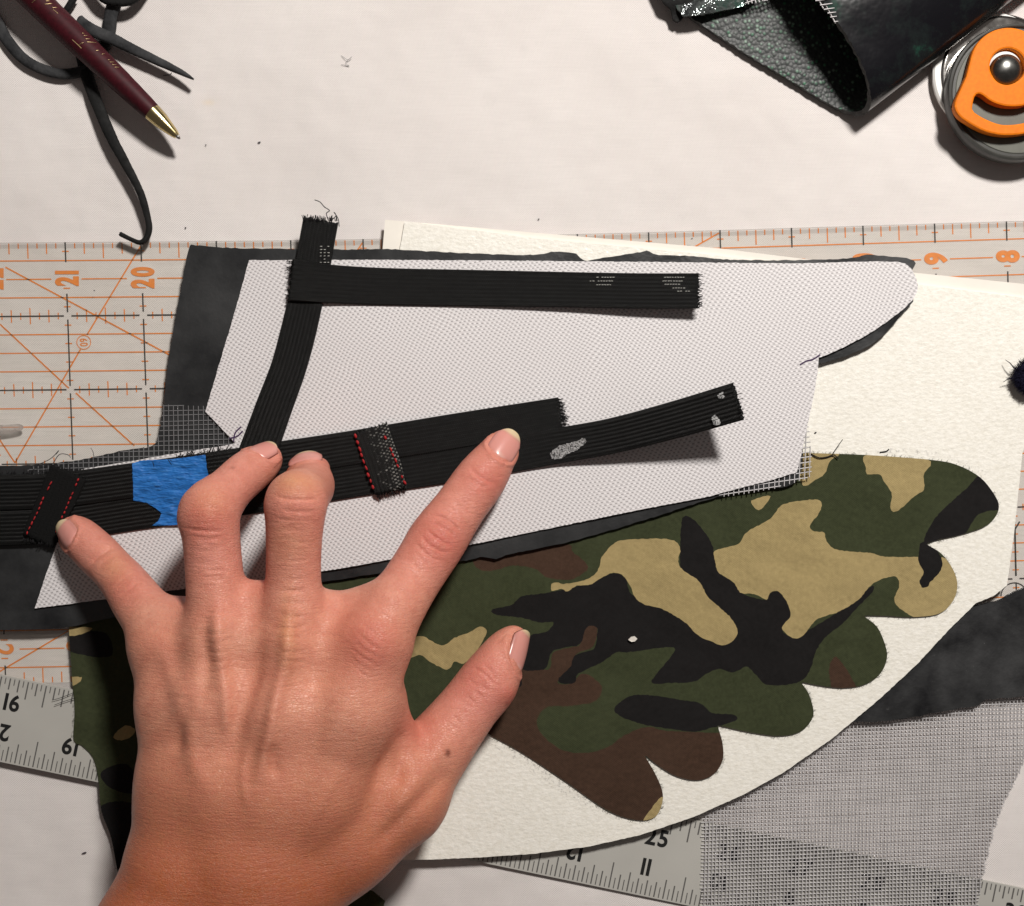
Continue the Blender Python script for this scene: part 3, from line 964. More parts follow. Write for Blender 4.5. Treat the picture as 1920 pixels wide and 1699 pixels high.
mb.add(vs, [tuple(range(6)), tuple(range(11, 5, -1))] + [(i, i + 6, (i + 1) % 6 + 6, (i + 1) % 6) for i in range(6)])
tag(mb.build('crumb', simple('white_foam', (0.7, 0.66, 0.6), 0.8), smooth=False), 'tiny white crumb lying on a black patch of the camouflage fabric', 'crumb')

# ------------------------------------------------------------------ charcoal rubber backing
DARK = [(353, 470), (356, 461), (358, 459), (363, 459.5), (400, 463), (470, 466), (600, 467), (660, 468), (720, 467), (800, 471), (900, 476), (1000, 478), (1040, 472), (1080, 476), (1095, 489), (1140, 482), (1200, 473), (1213, 469), (1235, 478), (1300, 480), (1350, 486), (1450, 488), (1560, 486), (1605, 483), (1625, 478),
        (1680, 482), (1713, 488), (1714, 500), (1700, 520), (1700, 545), (1712, 556), (1712, 566), (1690, 590), (1660, 624), (1635, 645), (1600, 662), (1560, 676), (1530, 684), (1500, 700), (1505, 800), (1495, 900), (1420, 918), (1345, 932), (1250, 962), (1150, 993), (1050, 1020), (960, 1038), (930, 1048), (905, 1044), (880, 1050),
        (800, 1062), (640, 1086), (480, 1112), (300, 1142), (200, 1160), (130, 1176), (60, 1180), (-40, 1182), (-150, 1184), (-220, 1100), (-220, 950), (-150, 874), (-40, 873), (60, 872), (150, 862), (230, 845), (285, 836), (298, 812), (307, 760), (313, 700), (320, 650), (330, 590), (337, 555), (345, 510)]
o = sheet('rubber_backing', [q + np.array([random.uniform(-.8, .8), random.uniform(-.8, .8)]) for q in cr(DARK, 8, True)], lambda x, y: z_dark(x) + 0.12 * MM * math.sin(x / 33 + y / 47), 1.25 * MM, M['rubber'], step=24)
tag(o, 'charcoal grey rubber backing sheet showing around the white woven fabric', 'rubber sheet')

o = screen('screen_strip', [(306, 760), (392, 762), (392, 780), (440, 828), (450, 850), (300, 880), (150, 905), (40, 890), (60, 876), (150, 864), (230, 847), (288, 836), (300, 812)], lambda x, y: z_screen(x), 9.4, 2.3, 1.5, M['screen'], skew=89, ragged=1.5)
tag(o, 'dark grey screen strip on the rubber backing left of the white woven fabric', 'screen')
o = screen('screen_strip', [(1500, 790), (1516, 800), (1521, 850), (1521, 893), (1490, 905), (1440, 918), (1350, 932), (1340, 910), (1480, 870)], lambda x, y: z_screen(x), 9.4, 2.3, 8, M['screen_pale'], skew=80, ragged=1.5)
tag(o, 'narrow grey screen edge poking out below the right corner of the white woven fabric', 'screen')

# ------------------------------------------------------------------ white woven fabric
WHITE = [(467, 488), (700, 487), (1000, 489), (1300, 492), (1500, 494), (1640, 490), (1684, 491), (1697, 494), (1708, 503), (1716, 517), (1721, 532), (1720, 546), (1713, 560), (1700, 574), (1684, 588), (1665, 602), (1645, 616), (1622, 630), (1600, 642), (1578, 653), (1556, 663), (1535, 671), (1534, 690), (1528, 730), (1520, 770), (1511, 812), (1503, 850), (1494, 886), (1440, 902), (1380, 917), (1330, 931), (1200, 956), (1000, 997), (900, 1018),
         (640, 1066), (480, 1088), (300, 1110), (65, 1141), (85, 1080), (110, 1010), (130, 950), (153, 880), (250, 864), (340, 848), (420, 836), (441, 831), (410, 798), (385, 772), (400, 720), (430, 620), (450, 550)]
wf = sheet('woven_fabric', poly_lin(WHITE, 6, 0.5), lambda x, y: z_white(x) + 0.06 * MM * math.sin(x / 70) * math.sin(y / 60), 0.55 * MM, M['weave'], step=28)
tag(wf, 'white coarse woven fabric panel with a pointed right end under the black elastic', 'fabric')
pur = simple('purple_ink', (0.05, 0.022, 0.075), 0.7, 0.3)
for pts in ([(1500, 684), (1512, 677), (1524, 674), (1538, 665)], [(438, 828), (441, 812), (452, 800)], [(430, 822), (445, 818), (455, 808)]):
    mb = MB()
    L = cr(pts, 4)
    for a, c in zip(L[:-1], L[1:]): mb.quad_line(a, c, 2.6, lambda x, y: z_white(x) + 0.13 * MM)
    mb.build('ink_mark', pur, wf, smooth=False)

# ------------------------------------------------------------------ black elastic
def fray(parent, edge, n, z, L=9, spread=4, r=0.00012, mat='thread'):
    """loose thread ends sticking out of a cut edge: edge = (p0, p1, outward dir)"""
    mb = MB()
    (x0, y0), (x1, y1), (dx, dy) = edge
    for i in range(n):
        t = random.random()
        x, y = x0 + (x1 - x0) * t, y0 + (y1 - y0) * t
        l = L * random.uniform(.3, 1.1); sx, sy = random.uniform(-spread, spread), random.uniform(-spread, spread)
        zz = z + random.uniform(-.5, .3) * MM
        mb.tube([P(x - dx * 2, y - dy * 2, zz), P(x + dx * l * .5 + sx * .3, y + dy * l * .5 + sy * .3, zz + .1 * MM), P(x + dx * l + sx, y + dy * l + sy, zz - random.uniform(-.2, .4) * MM)], r, 4)
    o = mb.build('frayed_threads', M[mat], parent); o['kind'] = 'stuff'
    return o
def loose(pts, z, r, name, label, parent=None):
    mb = MB(); L = cr(pts, 3)
    mb.tube([P(q[0], q[1], z + (q[2] * MM if len(q) > 2 else 0)) for q in L], r, 5)
    o = mb.build(name, M['thread'], parent)
    if label: tag(o, label, 'thread')
    return o

zs = z_strap(800)
# upper strap of the lower pair
UP = 0.55 * MM
sA = ribbon('elastic_strap', [(-30, 925, z_strap(0) + UP, 66), (100, 920, z_strap(100) + UP, 66), (250, 901, z_strap(250) + UP, 66), (400, 880, z_strap(400) + UP, 66), (530, 860, z_strap(530) + UP, 66), (660, 840, zs + UP, 65), (850, 809, zs + UP, 66), (1052, 776, zs + UP, 63)], M['elastic'], 0.9 * MM, ribs=9, rib_h=0.0002, jag=.0006)
tag(sA, 'upper of two long parallel black elastic straps, its frayed end under the index fingertip side', 'strap')
sA['label'] = 'black elastic strap running beside the blue tape, its frayed end above the index fingertip'
fray(sA, ((1047, 748), (1059, 803), (1, .1)), 46, zs, 10, 3)
sB = ribbon('elastic_strap', [(-30, 992, z_strap(0), 66), (100, 985, z_strap(100), 66), (250, 962, z_strap(250), 66), (400, 941, z_strap(400), 66), (530, 922, z_strap(530), 66), (660, 900, zs, 66), (800, 878, zs, 68), (930, 857, zs + .1 * MM, 68), (1040, 837, zs + 1 * MM, 67), (1150, 817, zs + 4.5 * MM, 67), (1270, 786, zs + 10.5 * MM, 70), (1386, 752, zs + 17 * MM, 73)],
            M['elastic_worn'], 0.9 * MM, ribs=9, rib_h=0.0002, jag=.0003)
tag(sB, 'glue-marked black elastic strap whose free end curls up at the right', 'strap')
fray(sB, ((1380, 718), (1390, 788), (1, -.2)), 10, zs + 17 * MM, 9, 3)
glue = simple('dried_glue', (0.40, 0.40, 0.40), 0.3, 0.5, nscale=1500, namt=0.6, bscale=2500, bstr=1.0, bdist=0.0006)
g_ = NT(glue.node_tree)
glue.node_tree.links.new(g_.ramp(g_.noise(g_.obj(), 1900, 3, 0.7), [(0.40, (0, 0, 0)), (0.56, (1, 1, 1))]), glue.node_tree.nodes['Principled BSDF'].inputs['Alpha'])
def smear(pts, z, parent):
    o = sheet('glue_smear', [q + np.array([random.uniform(-1.2, 1.2), random.uniform(-1.2, 1.2)]) for q in cr(pts, 2.5, True)], z, 0.12 * MM, glue, parent, step=6)
smear([(1033, 850), (1045, 838), (1062, 832), (1080, 828), (1092, 822), (1100, 828), (1090, 838), (1078, 846), (1064, 852), (1050, 860), (1036, 861)], lambda x, y: zs + (1.25 + 2.9 * (x - 1040) / 110) * MM, sB)
smear([(1346, 742), (1356, 734), (1364, 736), (1360, 744), (1350, 748)], lambda x, y: zs + 15.55 * MM, sB)
smear([(1334, 786), (1340, 778), (1348, 784), (1350, 794), (1342, 798)], lambda x, y: zs + 14.75 * MM, sB)
# vertical strap, then the horizontal one sewn across it
zv = z_strap(520)
sC = ribbon('elastic_strap', [(601, 412, zv + 1.4 * MM, 66), (594, 450, zv + 1.2 * MM, 66), (585, 500, zv + 1 * MM, 66), (574, 555, zv + .8 * MM, 65), (558, 625, zv + .8 * MM, 66), (540, 690, zv + .9 * MM, 66), (516, 755, zv + 1 * MM, 68), (487, 835, zv + 1.1 * MM, 70), (470, 878, zv + 1.1 * MM, 70)],
            M['elastic'], 0.8 * MM, ribs=9, rib_h=0.0002, jag=.0004)
tag(sC, 'black elastic strap standing up from the ring fingertip to a frayed top end', 'strap')
fray(sC, ((568, 413), (634, 413), (0, -1)), 60, zv + 1.4 * MM, 8, 3)
loose([(615, 412, 1.4), (612, 400, 2.2), (618, 395, 3), (608, 388, 3.2), (600, 379, 3), (590, 375, 2.6)], zv, .00016, 'loose_thread', None, sC)
loose([(622, 413, 1.4), (630, 404, 2.0), (626, 398, 2), (634, 410, 1.6), (636, 425, 1.4)], zv, .00014, 'loose_thread', None, sC)
sD = ribbon('elastic_strap', [(543, 524, zv + 2.0 * MM, 80), (575, 528, zv + 2.0 * MM, 76), (620, 532, zv + 1.4 * MM, 72), (720, 537, zv + .8 * MM, 70), (900, 540, zv + 1.2 * MM, 68), (1080, 543, zv + 2.6 * MM, 66), (1200, 545, zv + 4.0 * MM, 66), (1311, 545, zv + 5.2 * MM, 66)],
            M['elastic'], 0.9 * MM, ribs=9, rib_h=0.0002, jag=.0005)
tag(sD, 'horizontal black elastic strap across the top of the white woven fabric', 'strap')
fray(sD, ((1310, 513), (1312, 577), (1, 0)), 30, zv + 5 * MM, 7, 3)
fray(sD, ((545, 485), (543, 560), (-1, 0)), 26, zv + 1.6 * MM, 6, 4)
# lamp glints modelled as pale dashes on the straps near the free ends
def glints(parent, rows, zf):
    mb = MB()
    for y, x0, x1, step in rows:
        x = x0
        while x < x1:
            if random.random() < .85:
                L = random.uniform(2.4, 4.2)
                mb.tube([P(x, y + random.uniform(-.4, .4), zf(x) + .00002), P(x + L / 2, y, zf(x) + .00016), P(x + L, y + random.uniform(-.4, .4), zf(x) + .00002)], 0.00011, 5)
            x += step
    o = mb.build('glint_dashes', simple('pale_glint', (0.62, 0.62, 0.58), 0.15, 0.8), parent); o['kind'] = 'stuff'
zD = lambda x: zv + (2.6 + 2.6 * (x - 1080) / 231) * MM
glints(sD, [(520, 1113, 1150, 5), (527, 1106, 1148, 5), (534, 1118, 1144, 5), (520, 1245, 1282, 5), (527, 1242, 1280, 5), (533, 1246, 1276, 5), (540, 1256, 1284, 5), (546, 1270, 1294, 5)], zD)
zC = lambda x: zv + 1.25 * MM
glints(sC, [(yy, 600 + (yy % 3), 616, 7) for yy in range(462, 496, 6)], zC)
# stitched cross patches
def patch(name, line, ribs, label, seams, mat, stitch_w):
    o = ribbon(name, line, M[mat], 0.7 * MM, ribs=ribs, rib_h=0.0002, jag=.0006)
    tag(o, label, 'elastic patch')
    for p0, p1, nst in seams:
        for i in range(nst):
            if random.random() < .13: continue
            t0 = (i + random.uniform(.05, .2)) / nst; t1 = (i + random.uniform(.75, .95)) / nst
            a = (p0[0] + (p1[0] - p0[0]) * t0 + random.uniform(-1, 1), p0[1] + (p1[1] - p0[1]) * t0)
            b = (p0[0] + (p1[0] - p0[0]) * t1 + random.uniform(-1, 1), p0[1] + (p1[1] - p0[1]) * t1)
            zz = line[0][2] + 0.26 * MM
            r = stitch_w * S * random.uniform(.75, 1.15)
            mb = MB()
            pts = [P(a[0] + (b[0] - a[0]) * k / 4, a[1] + (b[1] - a[1]) * k / 4, zz) for k in range(5)]
            mb.tube(pts, [r * .35, r * .9, r, r * .9, r * .35], 6)
            mb.build('stitch', M['red'], o)
    return o
zp = zs + 1.3 * MM
pA = patch('elastic_patch', [(694, 803, zp, 66), (707, 840, zp, 64), (720, 875, zp, 64), (732, 922, zp, 60)], 8, 'short shiny elastic patch with red stitched edges crossing the two black straps', [((664, 812), (701, 920), 9), ((721, 816), (761, 910), 9)], 'elastic_dot', 2.3)
fray(pA, ((705, 928), (760, 913), (.3, 1)), 40, zs + .5 * MM, 9, 4)
zq = z_strap(95) + 1.3 * MM
pB = patch('elastic_patch', [(128, 884, zq, 72), (108, 930, zq, 70), (85, 980, zq - .2 * MM, 66), (70, 1014, zq - .5 * MM, 62)], 8, 'dark slanted elastic patch with red stitches at the left edge beside the little fingertip', [((97, 902), (44, 1014), 12), ((148, 896), (104, 1000), 12)], 'fuzzy', 1.5)
fray(pB, ((42, 1010), (98, 1020), (0, 1)), 26, zq - .9 * MM, 7, 4)
loose([(70, 872, .3), (95, 860, 1.2), (110, 845, 2), (105, 852, 2.4)], z_strap(90), .00013, 'loose_thread', None, pB)
loose([(100, 868, .3), (112, 852, 1.6), (128, 853, 1.8), (132, 858, 1)], z_strap(90), .00013, 'loose_thread', None, pB)
loose([(176, 856, 0), (174, 846, 1), (170, 840, 1)], z_strap(90), .0001, 'loose_thread', None, pB)
loose([(108, 1030, 0), (112, 1045, .1), (115, 1052, 0)], z_strap(90), .0001, 'loose_thread', None, pB)
# ragged black edge threads along the strap beside the tape
fray(sA, ((330, 857), (430, 845), (.4, -.6)), 60, z_strap(380) + .1 * MM, 10, 6)
fray(sA, ((0, 888), (160, 884), (.3, -.8)), 50, z_strap(60), 9, 6)

# ------------------------------------------------------------------ blue masking tape
def mat_tape():
    m, nt, b = new_mat('blue_crepe_tape'); g = NT(nt); v = g.obj()
    cr_ = g.noise(g.mapping(v, (0, 0, math.radians(7)), (160, 1500, 1)), 1.0, 3, 0.6)
    c = g.ramp(cr_, [(0.3, (0.008, 0.085, 0.30)), (0.55, (0.018, 0.15, 0.48)), (0.8, (0.09, 0.28, 0.62))])
    nt.links.new(c, b.inputs['Base Color'])
    b.inputs['Roughness'].default_value = 0.5
    b.inputs['Specular IOR Level'].default_value = 0.35
    n1 = g.bump(cr_, 0.6, 0.0004)
    nt.links.new(g.bump(g.noise(g.mapping(v, (0, 0, .2), (1, 2.2, 1)), 130, 3), 0.9, 0.0022, n1), b.inputs['Normal'])
    return m
zt = lambda x, y: z_strap(x) + (0.30 + 0.55 * (1 - sstep(915, 945, y)) + 0.22 * math.sin((x - 250) / 17 + y / 11) * sstep(900, 960, y)) * MM
tp = sheet('masking_tape', poly_lin([(248, 869), (262, 864), (330, 860), (385, 853), (388, 880), (391, 893), (400, 897), (402, 930), (385, 965), (340, 984), (285, 986), (296, 978), (303, 963), (292, 953), (276, 943), (250, 939)], 3.5, 0.7),
           zt, 0.2 * MM, mat_tape(), step=9)
tag(tp, 'torn piece of blue masking tape stuck over the black straps', 'tape')
fray(tp, ((283, 868), (350, 858), (.5, .6)), 26, z_strap(320) + .6 * MM, 12, 8, mat='thread')

GRP = {'elastic_strap': 'black elastic straps', 'elastic_patch': 'stitched elastic patches', 'screen_strip': 'narrow screen strips'}
for o in list(C.objects):
    b = o.name.split('.')[0]
    if o.parent is None and b in GRP: o['group'] = GRP[b]
# ------------------------------------------------------------------ rubber strips and pen, upper left
def strip(line, mat, label, th=1.0, tilt=None):
    line = [(a, b, c, w * .88) for a, b, c, w in line]
    o = ribbon('rubber_strip', line, mat, th * MM, tilt=tilt, ncross=5, step=5, jag=.0002)
    dm = o.modifiers.new('uneven', 'DISPLACE')
    tx = bpy.data.textures.new('cut', 'CLOUDS'); tx.noise_scale = 0.004
    dm.texture = tx; dm.strength = 0.0003; dm.texture_coords = 'LOCAL'
    tag(o, label, 'rubber strip', 'cut rubber strips around the pen')
    return o
strip([(-40, -10, 2.5 * MM, 26), (-8, 40, 2.6 * MM, 26), (10, 72, 2.8 * MM, 24), (38, 105, 3 * MM, 23), (72, 126, 3 * MM, 22), (112, 137, 3 * MM, 21), (150, 132, 2.6 * MM, 21), (185, 112, 2.2 * MM, 21)], M['strip'], 'grey rubber strip curving in from the left edge and under the pen')
strip([(150, 95, 1.6 * MM, 24), (158, 130, 2.6 * MM, 26), (170, 165, 4 * MM, 26), (183, 200, 5 * MM, 24), (209, 260, 6 * MM, 22), (238, 314, 6 * MM, 18), (262, 362, 6 * MM, 15), (274, 402, 5.6 * MM, 13), (278, 428, 5.4 * MM, 12), (272, 447, 5.2 * MM, 11), (260, 454, 5 * MM, 10), (240, 446, 5 * MM, 9.5), (224, 438, 5.2 * MM, 9)], M['strip_black'], 'thin black strip hooking down to the top edge of the acrylic ruler')
strip([(146, 34, 5.6 * MM, 20), (168, 53, 5.8 * MM, 26), (212, 73, 5.4 * MM, 24), (254, 94, 5 * MM, 21), (311, 121, 5 * MM, 16), (340, 135, 5.4 * MM, 11), (362, 147, 6 * MM, 3)], M['strip'], 'pointed grey rubber strip reaching right from beneath the pen')
strip([(220, -30, 5.6 * MM, 28), (213, 2, 5.0 * MM, 29), (206, 28, 4.2 * MM, 28), (203, 50, 3.4 * MM, 28), (198, 75, 2.2 * MM, 26), (185, 100, 1.5 * MM, 24)], M['strip'], 'short grey rubber strip dropping from the top edge behind the pointed strip')
strip([(140, -12, 4 * MM, 13), (128, 9, 3.6 * MM, 14), (116, 26, 2.5 * MM, 14), (100, 40, 1.6 * MM, 14)], M['strip_black'], 'stubby black strip end poking out above the pen at the top edge')
strip([(165, -40, 6.4 * MM, 24), (192, -8, 6.6 * MM, 24), (222, -1, 6.8 * MM, 24), (250, -8, 6.8 * MM, 24), (275, -40, 6.6 * MM, 24)], M['strip_black'], 'black strip looping down over the top edge of the picture')

def build_pen():
    tip = P(338, 261, 7.6 * MM); tail = P(-60, -122, 12.0 * MM)
    ax = (tail - tip).normalized()
    t = thing('ballpoint_pen', 'dark maroon ballpoint pen with brass tip and worn gold lettering', 'pen', tip)
    side = ax.cross(Vector((0, 0, 1))).normalized(); up = side.cross(ax).normalized()
    def lathe(name, prof, mat, n=40):
        vs = []; fs = []
        for s, r in prof:
            for k in range(n):
                a = 2 * math.pi * k / n
                vs.append(tip + ax * (s * S * .98) + side * (r * S * .98 * math.cos(a)) + up * (r * S * .98 * math.sin(a)))
        for i in range(len(prof) - 1):
            for k in range(n): fs.append((i * n + k, (i + 1) * n + k, (i + 1) * n + (k + 1) % n, i * n + (k + 1) % n))
        fs.append(tuple(range(n))); fs.append(tuple((len(prof) - 1) * n + k for k in range(n - 1, -1, -1)))
        me = mesh(vs, fs, name)
        bmx = bmesh.new(); bmx.from_mesh(me); bmesh.ops.recalc_face_normals(bmx, faces=bmx.faces)
        for e in bmx.edges:
            if len(e.link_faces) == 2 and e.link_faces[0].normal.angle(e.link_faces[1].normal, 0) > 0.6: e.smooth = False
        bmx.to_mesh(me); bmx.free()
        return link(name, me, mat, t)
    steel = mat_metal('pen_steel', (0.75, 0.74, 0.72), 0.15)
    brass = mat_metal('pen_brass', (0.74, 0.60, 0.30), 0.2)
    maroon = simple('maroon_lacquer', (0.040, 0.003, 0.0065), 0.55, 0.22, nscale=700, namt=0.3, bscale=1500, bstr=0.08, bdist=0.0001)
    lathe('ball_point', [(0, .6), (1, 2), (3, 3.2), (5, 3.6), (8, 4.2), (13, 6.5)], steel)
    lathe('tip_cone', [(8, 5.6), (12, 7.2), (14, 7.8), (30, 11.6), (50, 15.4), (68, 17.2), (71, 17.4)], brass)
    bar = [(71, 16.9), (76, 17.6), (110, 19.6), (160, 21.8), (220, 23.6), (280, 25), (340, 25.8), (520, 26.5)]
    lathe('barrel', bar, maroon, 56)
    # worn gold lettering: the strokes that are left, lying on the lacquer
    gold = mat_metal('gold_leaf', (0.60, 0.45, 0.24), 0.45)
    Z = lambda *p: [(40 + x * .1177, y * .1177) for x, y in p]
    strokes = [Z((225, 95), (300, 45), (400, 12)), Z((430, 62), (490, 50)), Z((415, 122), (530, 92)), Z((530, 165), (600, 150)), Z((540, 190), (585, 222), (625, 258)),
               Z((985, 550), (1015, 543)), Z((1010, 588), (1060, 575)), Z((1040, 645), (1100, 630)), Z((840, 660), (910, 725), (990, 800)), Z((940, 748), (1020, 710)), Z((1060, 695), (1190, 680)),
               Z((1200, 828), (1250, 815)), Z((1290, 880), (1330, 858)), Z((1385, 965), (1415, 955)), Z((1415, 1000), (1470, 985)), Z((1450, 1042), (1510, 1025)), Z((1490, 1078), (1550, 1068))]
    for st in strokes:
        L = cr(st, 2)
        pts = []
        for q in L:
            p = P(q[0], q[1], 12 * MM)
            s = (p - tip).dot(ax)
            sp = s / (S * .98)
            r = np.interp(sp, [a for a, b in bar], [b for a, b in bar]) * S * .98 + 0.00003
            c = tip + ax * s
            # push the mark out to the lacquer along the direction seen from above
            lat = (Vector((p.x, p.y, 0)) - Vector((c.x, c.y, 0)))
            d = max(-.97 * r, min(.97 * r, lat.dot(side)))
            pts.append(c + side * d + up * math.sqrt(max(1e-12, r * r - d * d)))
        mb = MB(); mb.tube(pts, 0.00013, 4)
        mb.build('lettering_stroke', gold, t)
build_pen()

# ------------------------------------------------------------------ folded vinyl, upper right
def build_fold():
    prof = [(1283, 27, 1.6), (1330, 58, 1.5), (1400, 104, 1.5), (1480, 152, 1.5), (1545, 192, 1.5), (1578, 208, 2.0), (1604, 214, 4.2), (1623, 207, 8.0), (1630, 186, 12), (1625, 152, 15), (1608, 108, 17), (1580, 60, 18), (1542, 5, 18.5), (1500, -55, 18.5), (1430, -150, 18)]
    prof = cr(prof, 6)
    M0 = [P(q[0], q[1], q[2] * MM) for q in prof]
    f = (P(1888, 0, 9 * MM) - P(1622, 206, 9 * MM)); f.z = 0
    L = 0.095; f.normalize()
    nt_ = 40
    vs = []; fs = []
    th = 1.9 * MM
    n = len(M0)
    nr = []
    for i in range(n):
        d = (M0[min(i + 1, n - 1)] - M0[max(i - 1, 0)]).normalized()
        nn = d.cross(f).normalized()
        nr.append(nn)
    for layer in (0, 1):
        for j in range(nt_ + 1):
            t = j / nt_ * L
            for i in range(n):
                # a little sag and waviness along the roll
                lift = 0.0007 * math.sin(t * 90 + i * .2) * (i / n) if 0 < j else 0
                rag = random.uniform(-.00025, .00025) if j == 0 else 0
                p = M0[i] + f * (t + rag) + Vector((0, 0, lift))
                vs.append(p + nr[i] * (th * (0.5 if layer else -0.5)))
    N = (nt_ + 1) * n
    fm = []
    for j in range(nt_):
        for i in range(n - 1):
            a, b, c, d = j * n + i, (j + 1) * n + i, (j + 1) * n + i + 1, j * n + i + 1
            fs.append((a, b, c, d)); fm.append(0)
            fs.append((a + N, d + N, c + N, b + N)); fm.append(1)
    for i in range(n - 1):
        fs.append((i, i + 1, i + 1 + N, i + N)); fm.append(2)
        b = nt_ * n + i
        fs.append((b, b + N, b + 1 + N, b + 1)); fm.append(2)
    for j in range(nt_):
        a, b = j * n, (j + 1) * n
        fs.append((a, a + N, b + N, b)); fm.append(2)
        a, b = j * n + n - 1, (j + 1) * n + n - 1
        fs.append((a, b, b + N, a + N)); fm.append(2)
    me = bpy.data.meshes.new('vinyl'); me.from_pydata([tuple(v) for v in vs], [], fs)
    # which layer faces inside? the bottom leg must show its upper side as the glitter side
    up0 = nr[3].z > 0
    swap = {0: 0, 1: 1, 2: 2} if up0 else {0: 1, 1: 0, 2: 2}
    me.polygons.foreach_set('material_index', [swap[m] for m in fm])
    bmx = bmesh.new(); bmx.from_mesh(me); bmesh.ops.recalc_face_normals(bmx, faces=bmx.faces)
    for e in bmx.edges:
        if len(e.link_faces) == 2 and e.link_faces[0].normal.angle(e.link_faces[1].normal, 0) > 0.7: e.smooth = False
    bmx.to_mesh(me); bmx.free()
    # outer glossy vinyl
    m, nt, b = new_mat('glossy_green_black_vinyl'); g = NT(nt); v = g.obj()
    f1 = g.noise(v, 70, 5, 0.7)
    c = g.ramp(f1, [(0.50, (0.004, 0.004, 0.006)), (0.62, (0.008, 0.012, 0.012)), (0.72, (0.012, 0.055, 0.036)), (0.82, (0.12, 0.14, 0.125))])
    nt.links.new(c, b.inputs['Base Color'])
    b.inputs['Roughness'].default_value = 0.24; b.inputs['Specular IOR Level'].default_value = 0.45
    b.inputs['Coat Weight'].default_value = 0.25; b.inputs['Coat Roughness'].default_value = 0.1
    nt.links.new(g.bump(g.noise(v, 90, 3), 0.35, 0.0015), b.inputs['Normal'])
    outer = m
    m, nt, b = new_mat('green_glitter_underside'); g = NT(nt); v = g.obj()
    d = g.voronoi(v, 720)
    cc = g.voronoi(v, 720, out=1)
    dots = g.ramp(d, [(0.0, (1, 1, 1)), (0.30, (0.55, 0.55, 0.55)), (0.5, (0, 0, 0))])
    r_, g_, b_ = g.xyz(cc)
    dc = g.ramp(r_, [(0.2, (0.022, 0.028, 0.025)), (0.5, (0.06, 0.085, 0.068)), (0.72, (0.035, 0.17, 0.085)), (0.95, (0.24, 0.34, 0.27))])
    c = g.mix(dots, (0.022, 0.025, 0.025), dc)
    nt.links.new(c, b.inputs['Base Color'])
    b.inputs['Roughness'].default_value = 0.46; b.inputs['Specular IOR Level'].default_value = 0.3
    nt.links.new(g.bump(g.math('MULTIPLY', d, -1.0), 0.5, 0.0005), b.inputs['Normal'])
    inner = m
    rim = mat_rubber('vinyl_rim', (0.028, 0.028, 0.028), (0.075, 0.075, 0.073), 0.6, 0.3, 300, 0.1)
    o = link('folded_vinyl', me, [outer, inner, rim])
    tag(o, 'glossy black green vinyl folded over at the top right showing its glittery inside', 'vinyl')
    return o
build_fold()

def build_foil():
    # dark scrap edge, then a shiny crumpled vinyl piece with a bit of screen on top of the fold
    o = sheet('rubber_scrap', poly_lin([(1215, -60), (1243, 2), (1258, 16), (1262, 36), (1270, 41), (1280, 34), (1300, 0), (1330, -60)], 6, .5), lambda x, y: (4 + 2 * sstep(30, 0, y)) * MM, 1.4 * MM, M['strip_black'], step=12)
    tag(o, 'small black rubber scrap edge beside the shiny vinyl piece at the top', 'rubber scrap')
    m, nt, b = new_mat('shiny_iridescent_vinyl'); g = NT(nt); v = g.obj()
    f = g.noise(v, 150, 5, 0.65)
    nt.links.new(g.ramp(f, [(0.35, (0.03, 0.033, 0.035)), (0.55, (0.16, 0.18, 0.175)), (0.66, (0.07, 0.14, 0.115)), (0.78, (0.5, 0.52, 0.5))]), b.inputs['Base Color'])
    b.inputs['Roughness'].default_value = 0.16; b.inputs['Metallic'].default_value = 0.55
    nt.links.new(g.bump(g.noise(v, 190, 3, 0.6), 0.9, 0.0022), b.inputs['Normal'])
    zf = lambda x, y: (6.0 + 0.8 * math.sin(x / 19 + y / 13) + 0.012 * (30 - y)) * MM
    o = sheet('vinyl_scrap', poly_lin([(1240, -60), (1262, 0), (1270, 18), (1283, 31), (1330, 25), (1372, 17), (1398, 10), (1420, -5), (1440, -60)], 6, .6), zf, 0.9 * MM, m, step=9)
    tag(o, 'crumpled silvery vinyl scrap overlapping the folded vinyl at the top edge', 'vinyl')
    o = screen('screen_strip', [(1398, 8), (1450, -2), (1490, -12), (1480, -60), (1400, -60)], lambda x, y: 6.8 * MM, 7, 2.6, 20, M['screen_pale'], ragged=1)
    tag(o, 'tiny pale screen strip beside the silvery vinyl scrap at the top edge', 'screen')
    o = screen('screen_strip', [(1500, -40), (1528, 0), (1550, 22), (1574, 52), (1566, 20), (1552, -12), (1540, -40)], lambda x, y: (19.9 - .02 * max(0, y)) * MM, 8.5, 2.4, -62, M['screen_pale'], skew=70, ragged=1)
    tag(o, 'pale screen strip along the upper edge of the folded vinyl', 'screen')
build_foil()

